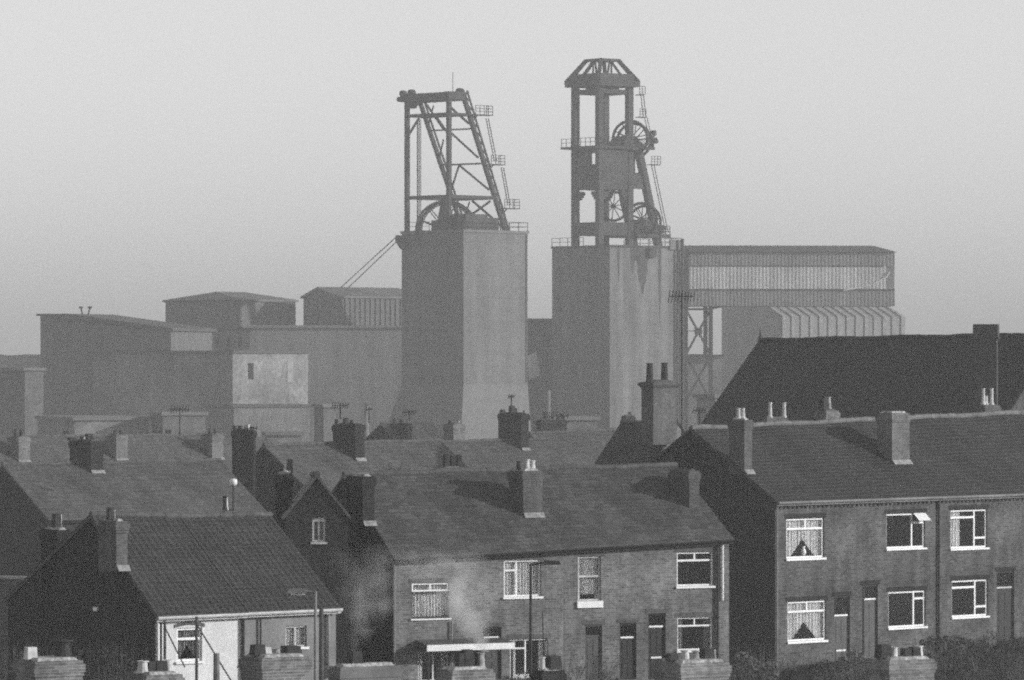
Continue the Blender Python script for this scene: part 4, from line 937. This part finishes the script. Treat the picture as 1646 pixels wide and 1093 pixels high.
for k, (px, D, th, pl, pr, yt, m, lab) in enumerate(((40, 520, 30, -40, 70, 596, 'worn_grey', 'low grey shed at the left edge under the spoil heap'),
        (120, 470, 20, 60, 240, 676, 'render_light', 'long low pale shed left of centre behind the third terrace'), (262, 470, 25, 244, 330, 668, 'worn_grey', 'low grey shed in front of the sloping hall'),
        (430, 420, 10, 425, 485, 700, 'render_light', 'low pale-topped shed just above the dark pointed gable'), (520, 470, 35, 505, 540, 655, 'worn_grey', 'tall grey shed left of the tall tower foot'),
        (880, 430, 20, 856, 960, 676, 'worn_grey', 'low worn shed at the foot of the right tower'), (1150, 420, 30, 1120, 1175, 640, 'render_worn', 'grey shed left of the school roof verge'))):
    block('yard_shed', lab, px, D, th, pl, pr, yt, m, 'concrete', cat='shed', group='low sheds in the colliery yard', coping=True)
for (px, a, b, D, lab) in ((589, 652, 684, 560, 'pale upright tank left of the flared tower foot'), (881, 628, 668, 560, 'slim pale stack in the gap between the towers')):
    p = P(px, b, D); q = P(px, a, D); g0 = gz(p.x, D); o = tag(empty('storage_tank', (p.x, D, g0)), lab, 'tank')
    MB().tube((0,0,0), (0,0,q.z-g0), .3, n=12).build('shell', 'render_light', o); MB().tube((0,0,q.z-g0+.004), (0,0,q.z-g0+.3), .3, .1, n=12).build('cap', 'steel', o)
# spoil heap on the left skyline
mb = MB(); n = 40
for j in range(13):
    for i in range(n+1):
        x = -115+i*2.5; y = 690+j*9; t = max(0, 1-((x+92)/52)**2)*max(0, 1-((y-740)/55)**2)
        mb.v.append((x, y, 0.5+13.6*t**.6+math.sin(i*1.3+j)*.35))
for j in range(12):
    for i in range(n): mb.f.append((j*(n+1)+i, j*(n+1)+i+1, (j+1)*(n+1)+i+1, (j+1)*(n+1)+i))
tag(mb.build('spoil_heap', 'spoil', smooth=True, recalc=False), kind='structure')

# ================================================================== nearest row, seen only as stacks
nr = Row(-100, 1262, 104, -200, 1112, 3.6, 1900, 1250, 1108)
edges = [0]+[nr.fr.u(p, 3.6)-0 for p in (165, 345, 515, 668, 830, 965, 1280)]+[nr.L]
def stack(xl, xc, xr, top, pots, k, mat='brick_chimney', cap='mortar', lab=None):
    return (xl, xc, xr, top, pots, mat, cap, lab)
NS = [
 [(25,57,133,1064,[(45,1040,0.130,'pot_pale','square'),(100,1027,0.195,'pot_dark','cowl')],'brick_near','mortar')],
 [(206,236,293,1086,[(229,1062,0.143,'pot_pale'),(243,1063,0.130,'pot_dark','square'),(257,1062,0.156,'pot_dark','square'),(283,1061,0.143,'pot_pale')],'brick_near','mortar')],
 [(388,422,497,1058,[(410,1036,0.156,'pot_dark','square'),(427,1040,0.117,'pot_pale','square'),(444,1044,0.117,'pot_buff'),(468,1038,0.208,'pot_dark','square'),(488,1042,0.130,'pot_buff')],'brick_near','mortar')],
 [(530,548,642,1073,[(571,1047,0.143,'pot_dark','square'),(577,1048,0.065,'pot_pale')],'render_light','mortar')],  # thin pale pot imitates the lit side of the dark pot
 [(702,728,792,1078,[(741,1050,0.117,'pot_dark','square'),(751,1044,0.130,'pot_dark','square'),(768,1050,0.091,'pot_dark'),(783,1049,0.117,'pot_buff')],'brick_near','mortar')],
 [(858,873,907,1079,[(872,1056,0.078,'pot_pale'),(889,1054,0.169,'pot_dark','square')],'brick_sooty','mortar')],
 [(1052,1095,1172,1067,[(1080,1050,0.130,'pot_dark','square'),(1101,1045,0.117,'pot_pale'),(1118,1046,0.104,'pot_buff'),(1136,1042,0.156,'pot_dark','square'),(1164,1045,0.117,'pot_buff')],'brick_near','mortar')],
 [(1392,1430,1502,1062,[(1407,1036,0.169,'pot_dark','square'),(1437,1040,0.104,'pot_pale'),(1456,1042,0.117,'pot_dark','square'),(1470,1040,0.130,'pot_dark','square'),(1493,1038,0.117,'pot_pale')],'brick_near','mortar')]]
NL = ['nearest terraced house, its wide stack with a black cowl showing at bottom left', 'nearest terraced house, its low stack with white and black pots before the whitewashed wall',
      'nearest terraced house, its stack with five mixed pots left of the lamp post', 'nearest terraced house, its broad pale rounded stack with one dark pot', 'nearest terraced house, its stack below the pale canopy',
      'nearest terraced house, its small sooty stack below the leaning mast', 'nearest terraced house, its very wide stack at the corner of the middle terrace', 'nearest terraced house, its stack with two white pots before the larger terrace']
for k in range(8):
    h = House(nr, edges[k], edges[k+1], NL[k], wall='brick_chimney', roof='slate_near', group='houses of the nearest row', courses=10)
    for (xl, xc, xr, top, pots, mat, cap) in NS[k]:
        h.chimney(xc, 0, top, xr-xc, xc-xl, pots, mat=mat, cap=cap, flash=None, uv=(0, nr.w-.5), capflare=.05)

#INSERT


# ================================================================== street furniture and gardens
def pole_thing(name, label, cat, px, ytop, D, r=.06, mat='iron', arm=None, group=None, lantern='lamp_glass', zb=None, mat2=None):
    p = P(px, ytop, D); g = gz(p.x, D) if zb is None else zb; h = p.z-g
    o = tag(empty(name, (p.x, D, g-.2)), label, cat, group)
    MB().tube((0,0,0), (0,0,h+.2), r, r*.7, n=10).build('column', mat, o)
    MB().tube((0,0,0), (0,0,1.2), r*1.6, r*1.5, n=10).build('base', mat, o)
    if arm:
        dx, dz = arm; mb = MB(); pts = [(0,0,h+.15),(dx*.3,0,h+.15+dz*.6),(dx*.75,0,h+.15+dz)]
        for a, b in zip(pts, pts[1:]): mb.tube(a, b, r*.5, n=7)
        mb.build('arm', mat, o)
        mb = MB(); s_ = 1 if dx > 0 else -1; mb.hexa([(dx*.7,-.1,h+dz+.08),(dx*.7+s_*.5,-.07,h+dz+.1),(dx*.7+s_*.5,.07,h+dz+.1),(dx*.7,.1,h+dz+.08)], [(dx*.7,-.07,h+dz+.22),(dx*.7+s_*.45,-.05,h+dz+.2),(dx*.7+s_*.45,.05,h+dz+.2),(dx*.7,.07,h+dz+.22)])
        l = mb.build('lantern', mat, o); MB().box(min(dx*.72,dx*.7+s_*.4), max(dx*.72,dx*.7+s_*.4), -.05, .05, h+dz+.04, h+dz+.077).build('bowl', lantern, l)
    return o, h
pole_thing('street_lamp', 'dark street lamp with its arm to the right, in front of the middle terrace', 'street lamp', 853, 906, 136, .055, arm=(.55,.08), group='street lamps')
pole_thing('street_lamp', 'grey street lamp with its arm to the left, right of the left-hand roofs', 'street lamp', 507, 950, 128, .055, mat='pipe_grey', arm=(-.4,.05), group='street lamps')
pole_thing('wooden_pole', 'thick dark wooden pole just right of the arm-left street lamp', 'pole', 516.5, 977, 126, .085, 'wood')
pole_thing('wooden_pole', 'dark upright pole between the two doors of the larger terrace', 'pole', 1388, 946, 158, .05, 'wood')
o, h = pole_thing('street_lamp', 'short lamp with a bright white lantern above the left-hand ridge', 'street lamp', 375, 781, 190, .05, group='street lamps')
MB().lathe(0, 0, [(.1,h+.2),(.16,h+.3),(.15,h+.45),(.05,h+.5)]).build('lantern', 'lamp_glass', o, smooth=True)
def stay_post(px, ytop, D, qx, qy, label):
    o, h = pole_thing('washing_line_post', label, 'post', px, ytop, D, .055, 'wood', group='washing line posts')
    a = P(px, ytop+12, D); b = P(qx, qy, D-1); l = o.location
    MB().tube(a-l, b-l, .022, n=6).build('stay_wire', 'wood', o)
stay_post(265, 996, 128, 297, 1072, 'dark washing post nearest the corner of the whitewashed wall, with a stay wire')
stay_post(316, 991, 128, 378, 1105, 'taller dark washing post crossing the whitewashed window, with a long stay wire')
pole_thing('wooden_pole', 'stout grey post standing before the whitewashed wall', 'post', 348, 1050, 126, .12, 'wood_grey')
p = P(881, 1095, 138); o = tag(empty('leaning_mast', (p.x, 138, gz(p.x,138))), 'thin dark mast leaning left in front of the middle terrace', 'mast')
q = P(872, 984, 138)-o.location; MB().tube((0,0,0), q, .03, .02, n=6).build('mast', 'iron', o)
def aerial(px, ytop, ybot, D, w, label, ang=20, n=7, tilt=0, arrays=1):
    a = P(px, ybot, D); b = P(px+tilt, ytop, D); o = tag(empty('tv_aerial', a), label, 'TV aerial', 'television aerials on the roofs')
    b = b-a; MB().tube((0,0,0), b, .022*D/150, n=6).build('mast', 'iron', o)
    mb = MB(); c = math.cos(math.radians(ang)); s_ = math.sin(math.radians(ang)); r = .013*D/150; w = w/F*D
    for k in range(arrays):
        zz = b.z*(1-.0*k)-.12-k*.45; A = Vector((b.x-c*w/2, -s_*w/2, zz)); B = Vector((b.x+c*w/2, s_*w/2, zz)); mb.tube(A, B, r*1.4, n=5)
        for i in range(n):
            m = A.lerp(B, i/(n-1)); l = w*.28*(1-.35*i/n); mb.tube(m+Vector((-s_*l*.5, c*l*.5, -l*.85)), m+Vector((s_*l*.5, -c*l*.5, l*.85)), r, n=5)
    mb.build('elements', 'iron', o)
aerial(1096, 472, 700, 205.5, 42, 'large many-rod aerial on a very tall mast beside the tall two-pot stack', 12, 9, arrays=1)
aerial(547, 648, 674, 229, 26, 'small aerial on the big stack of the pointed-gable house', 20)
aerial(658, 660, 676, 297, 22, 'small aerial right of the hazy pointed gable', 30)
aerial(289, 655, 700, 296, 28, 'spindly aerial against the dark hall, above the third terrace', 15)
aerial(822, 634, 660, 270, 14, 'thin aerial on the tall many-potted stack below the left tower', 50, 4)
aerial(403, 684, 694, 216, 20, 'small aerial on the dark stack with mixed pots', 10, 5)
aerial(150, 766, 842, 222, 5, 'bare thin aerial mast against the roof behind the left gable', 10, 3)
aerial(593, 655, 680, 300, 14, 'faint thin aerial left of the flared tower foot', 50, 4)
aerial(898, 666, 680, 308, 30, 'slanting aerial above the low wide stack below the right tower', 10, 6)
aerial(1124, 655, 695, 205, 24, 'small aerial beside the black roof of the tall-stack house', 35, 5)
plain('twig_pale', .1, .95, .5, 2)
def tree(name, label, px, ytop, D, spread, seed, ybase=None, cat='tree', depth=6, mat='bark', group=None, r0=.11):
    rr = random.Random(seed); p = P(px, ytop, D); g = gz(p.x, D); H = p.z-g
    o = tag(empty(name, (p.x, D, g-.1)), label, cat, group); tr = MB(); cr = MB()
    th = H*.35; tr.tube((0,0,0), (rr.uniform(-.1,.1),0,th), r0, r0*.7, n=8)
    def br(a, d, L, r, k):
        b = a+d*L; (tr if k > depth-2 else cr).tube(a, b, r, r*.7, n=5 if k > 2 else 3, cap=False)
        if k == 0: return
        for _ in range(3 if k > 1 else 4):
            nd = (d+Vector((rr.uniform(-1,1)*spread, rr.uniform(-1,1)*spread, rr.uniform(-.15,.75)*.8))).normalized(); br(b, nd, L*rr.uniform(.6,.85), r*.66, k-1)
    for i in range(4):
        d = Vector((math.cos(i*1.7+seed)*spread*.8, math.sin(i*1.7+seed)*spread*.8, 1)).normalized(); br(Vector((0,0,th*(.7+.1*i))), d, H*.17, r0*.6, depth-1)
    tr.build('trunk', mat, o, recalc=False); cr.build('crown', 'twig_pale', o, recalc=False)
tree('bare_tree', 'leafless tree rising behind the middle terrace ridge', 640, 716, 205, .7, 3, r0=.12)
tree('bare_sapling', 'leafless sapling in front of the black gable end', 165, 1040, 126, .5, 8, depth=5, r0=.05)
tree('bare_tree', 'leafless tree with fine twigs before the rightmost larger house', 1612, 990, 156, .7, 5, r0=.07)
tree('bare_tree', 'leafless tree whose twigs cross the ground floor left of the rightmost tree', 1562, 1000, 152, .75, 21, r0=.06)
tree('bare_sapling', 'leafless sapling before the plain door of the middle terrace', 950, 1010, 141, .6, 31, depth=5, r0=.045)
tree('bare_sapling', 'leafless sapling before the white ground-floor casement of the middle terrace', 838, 1022, 140, .6, 33, depth=5, r0=.04)
tree('bare_sapling', 'thin leafless sapling beside the foot of the dark drainpipe', 1528, 1005, 158, .6, 11, depth=5, r0=.05)
def shrub(name, label, x0, x1, y0, D, dep, seed, cat='hedge', mat='hedge', n=5200, base=None, leaf=.05):
    rr = random.Random(seed); a = P(x0, y0, D); b = P(x1, y0, D); g = gz((a.x+b.x)/2, D); H = a.z-g; W = b.x-a.x
    o = tag(empty(name, ((a.x+b.x)/2, D, g-.1)), label, cat); mb = MB(); tw = MB()
    bumps = [(rr.uniform(-W/2, W/2), rr.uniform(.25,.6), rr.uniform(-.28,.08)) for _ in range(int(W*1.6)+2)]
    for i in range(int(n*.32)):
        x = rr.uniform(-W/2, W/2); y = rr.uniform(-dep/2, dep/2)
        top = H+sum(q*math.exp(-((x-c)/w)**2) for c, w, q in bumps)-.25*(abs(y)/dep*2)**3-.3*(abs(x)/W*2)**6
        z = top*(1-rr.random()**1.8*.9) if rr.random() < .8 else top+rr.uniform(0,.12)
        s_ = rr.uniform(.5,1.3)*leaf; d1 = Vector((rr.uniform(-1,1),rr.uniform(-1,1),rr.uniform(-1,1))).normalized()*s_; d2 = Vector((rr.uniform(-1,1),rr.uniform(-1,1),rr.uniform(-1,1))).normalized()*s_*.7
        c = Vector((x,y,z)); mb.quad(c-d1, c+d2, c+d1, c-d2)
    for i in range(int(W*95)):
        x = rr.uniform(-W/2, W/2); y = rr.uniform(-dep/2, dep/2); h = H+rr.uniform(-1.2,.38); tw.tube((x,y,0), (x+rr.uniform(-.45,.45), y+rr.uniform(-.3,.3), h), .014, .004, n=4, cap=False)
    mb.build('foliage', mat, o, recalc=False); tw.build('stems', 'twig_pale', o, recalc=False)
plain('hedge_pale', .13, .95, .45, 3); plain('hedge_dark', .055, .95, .6, 2)
shrub('garden_hedge', 'pale ragged hedge at the foot of the dark gable of the larger terrace', 1176, 1252, 1046, 160, 1.2, 2, mat='hedge_pale', leaf=.06)
shrub('garden_hedge', 'dark clipped hedge below the lower swagged window', 1254, 1338, 1054, 158, .9, 3, mat='hedge_dark')
shrub('garden_hedge', 'short pale hedge below the left-hand doors of the larger terrace', 1336, 1392, 1046, 157, .9, 4, mat='hedge_pale', n=3500)
shrub('overgrown_bush', 'wide overgrown bush filling the bottom right corner', 1478, 1660, 1022, 154, 1.8, 5, 'bush', 'hedge_dark', 11000)
shrub('overgrown_bush', 'rounded bush right of the two-white-pot stack', 1492, 1570, 1058, 146, 1.2, 6, 'bush', 'hedge', 4200)
shrub('garden_hedge', 'scrubby dark hedge at the left edge behind the lowest stacks', -20, 215, 1046, 124, 1.0, 7, mat='hedge_dark', n=5000)
shrub('garden_hedge', 'low scrubby hedge before the doors of the middle terrace', 905, 1000, 1082, 140, .8, 8, mat='hedge', n=3000)
# low brick wall with pale coping at the left edge
a = P(-30, 925, 178); b = P(52, 922, 176); g = gz(a.x, 178)
w_ = tag(empty('garden_wall', (a.x, 178, g-.2)), 'low brick yard wall with a pale coping at the left edge', 'wall')
L = b.x-a.x; H = a.z-g+.2
MB().hexa([(0,0,0),(L,-2,0),(L,-1.75,0),(0,.25,0)], [(0,0,H-.1),(L,-2,H-.06),(L,-1.75,H-.06),(0,.25,H-.1)]).build('wall', 'brick_chimney', w_)
MB().hexa([(-.05,-.06,H-.095),(L+.05,-2.06,H-.055),(L+.05,-1.7,H-.055),(-.05,.3,H-.095)], [(-.05,-.06,H),(L+.05,-2.06,H+.04),(L+.05,-1.7,H+.04),(-.05,.3,H)]).build('coping', 'stone', w_)
# chimney smoke
def smoke(name, px, pybase, pytop, D, w0, w1, drift, dens, seed, label):
    a = P(px, pybase, D); b = P(px+drift, pytop, D); n = 14; m = 12; mb = MB()
    for j in range(n+1):
        t = j/n; c = a.lerp(b, t); r = (w0+(w1-w0)*t)/2*(1 if t < .9 else 1-(t-.9)*6)
        for i in range(m):
            q = 2*math.pi*i/m; mb.v.append((c.x+r*math.cos(q), c.y+r*math.sin(q), c.z))
    for j in range(n):
        for i in range(m): mb.f.append((j*m+i, j*m+(i+1)%m, (j+1)*m+(i+1)%m, (j+1)*m+i))
    mb.f.append(tuple(range(m))[::-1]); mb.f.append(tuple(n*m+i for i in range(m)))
    mt = bpy.data.materials.new(name); mt.use_nodes = True; N = mt.node_tree.nodes; l = mt.node_tree.links
    N.remove(N['Principled BSDF']); v = N.new('ShaderNodeVolumePrincipled'); v.inputs['Color'].default_value = (.85,.85,.85,1)
    tc = N.new('ShaderNodeTexCoord'); no = N.new('ShaderNodeTexNoise'); no.inputs['Scale'].default_value = 2.2; no.inputs['Detail'].default_value = 4; no.noise_dimensions = '4D'; no.inputs['W'].default_value = seed
    l.new(tc.outputs['Object'], no.inputs['Vector']); r = N.new('ShaderNodeMapRange'); l.new(no.outputs['Fac'], r.inputs['Value'])
    r.inputs['From Min'].default_value = .42; r.inputs['From Max'].default_value = .75; r.inputs['To Max'].default_value = dens
    sp = N.new('ShaderNodeSeparateXYZ'); l.new(tc.outputs['Generated'], sp.inputs[0]); f = N.new('ShaderNodeMapRange'); l.new(sp.outputs[2], f.inputs['Value'])
    f.inputs['To Min'].default_value = 1.3; f.inputs['To Max'].default_value = 0
    so_ = N.new('ShaderNodeSeparateXYZ'); l.new(tc.outputs['Object'], so_.inputs[0])
    def mth(op, p, q, cl=False):
        k = N.new('ShaderNodeMath'); k.operation = op; k.use_clamp = cl
        for ii, z_ in enumerate((p, q)):
            if isinstance(z_, (int, float)): k.inputs[ii].default_value = z_
            else: l.new(z_, k.inputs[ii])
        return k.outputs[0]
    tt = mth('DIVIDE', mth('SUBTRACT', so_.outputs[2], a.z), b.z-a.z)
    dx_ = mth('SUBTRACT', so_.outputs[0], mth('ADD', mth('MULTIPLY', tt, b.x-a.x), a.x)); dy_ = mth('SUBTRACT', so_.outputs[1], a.y)
    rad = mth('ADD', mth('MULTIPLY', tt, (w1-w0)/2), w0/2)
    dd_ = mth('DIVIDE', mth('SQRT', mth('ADD', mth('MULTIPLY', dx_, dx_), mth('MULTIPLY', dy_, dy_)), 0.0), rad)
    fall = mth('SUBTRACT', 1.0, dd_, True)
    mu = N.new('ShaderNodeMath'); mu.operation = 'MULTIPLY'; l.new(mth('MULTIPLY', r.outputs[0], mth('MULTIPLY', fall, 2.2)), mu.inputs[0]); l.new(f.outputs[0], mu.inputs[1])
    l.new(mu.outputs[0], v.inputs['Density']); l.new(v.outputs[0], N['Material Output'].inputs['Volume']); mt.cycles.volume_step_rate = .5
    tag(mb.build(name, mt), label, 'smoke', kind='stuff')
smoke('chimney_smoke', 778, 1048, 880, 103.8, .3, 2.7, -75, 2.6, 2, 'thin pale smoke drifting up from the stack below the pale canopy')
smoke('chimney_smoke', 573, 1046, 870, 103.4, .3, 3.2, 50, .7, 5, 'faint smoke rising from the broad pale stack')
# ================================================================== haze: one even box of air over everything
def haze(dens=.00062, col=.68):
    m = bpy.data.materials.new('haze'); m.use_nodes = True; n = m.node_tree.nodes; l = m.node_tree.links
    n.remove(n['Principled BSDF']); v = n.new('ShaderNodeVolumePrincipled')
    v.inputs['Color'].default_value = (col, col, col, 1); v.inputs['Density'].default_value = dens; v.inputs['Anisotropy'].default_value = 0.0
    l.new(v.outputs[0], n['Material Output'].inputs['Volume']); m.cycles.homogeneous_volume = True
    o = MB().box(-6100, 6100, -70, 12100, -16, 60).build('haze', m); tag(o, kind='stuff')
haze()
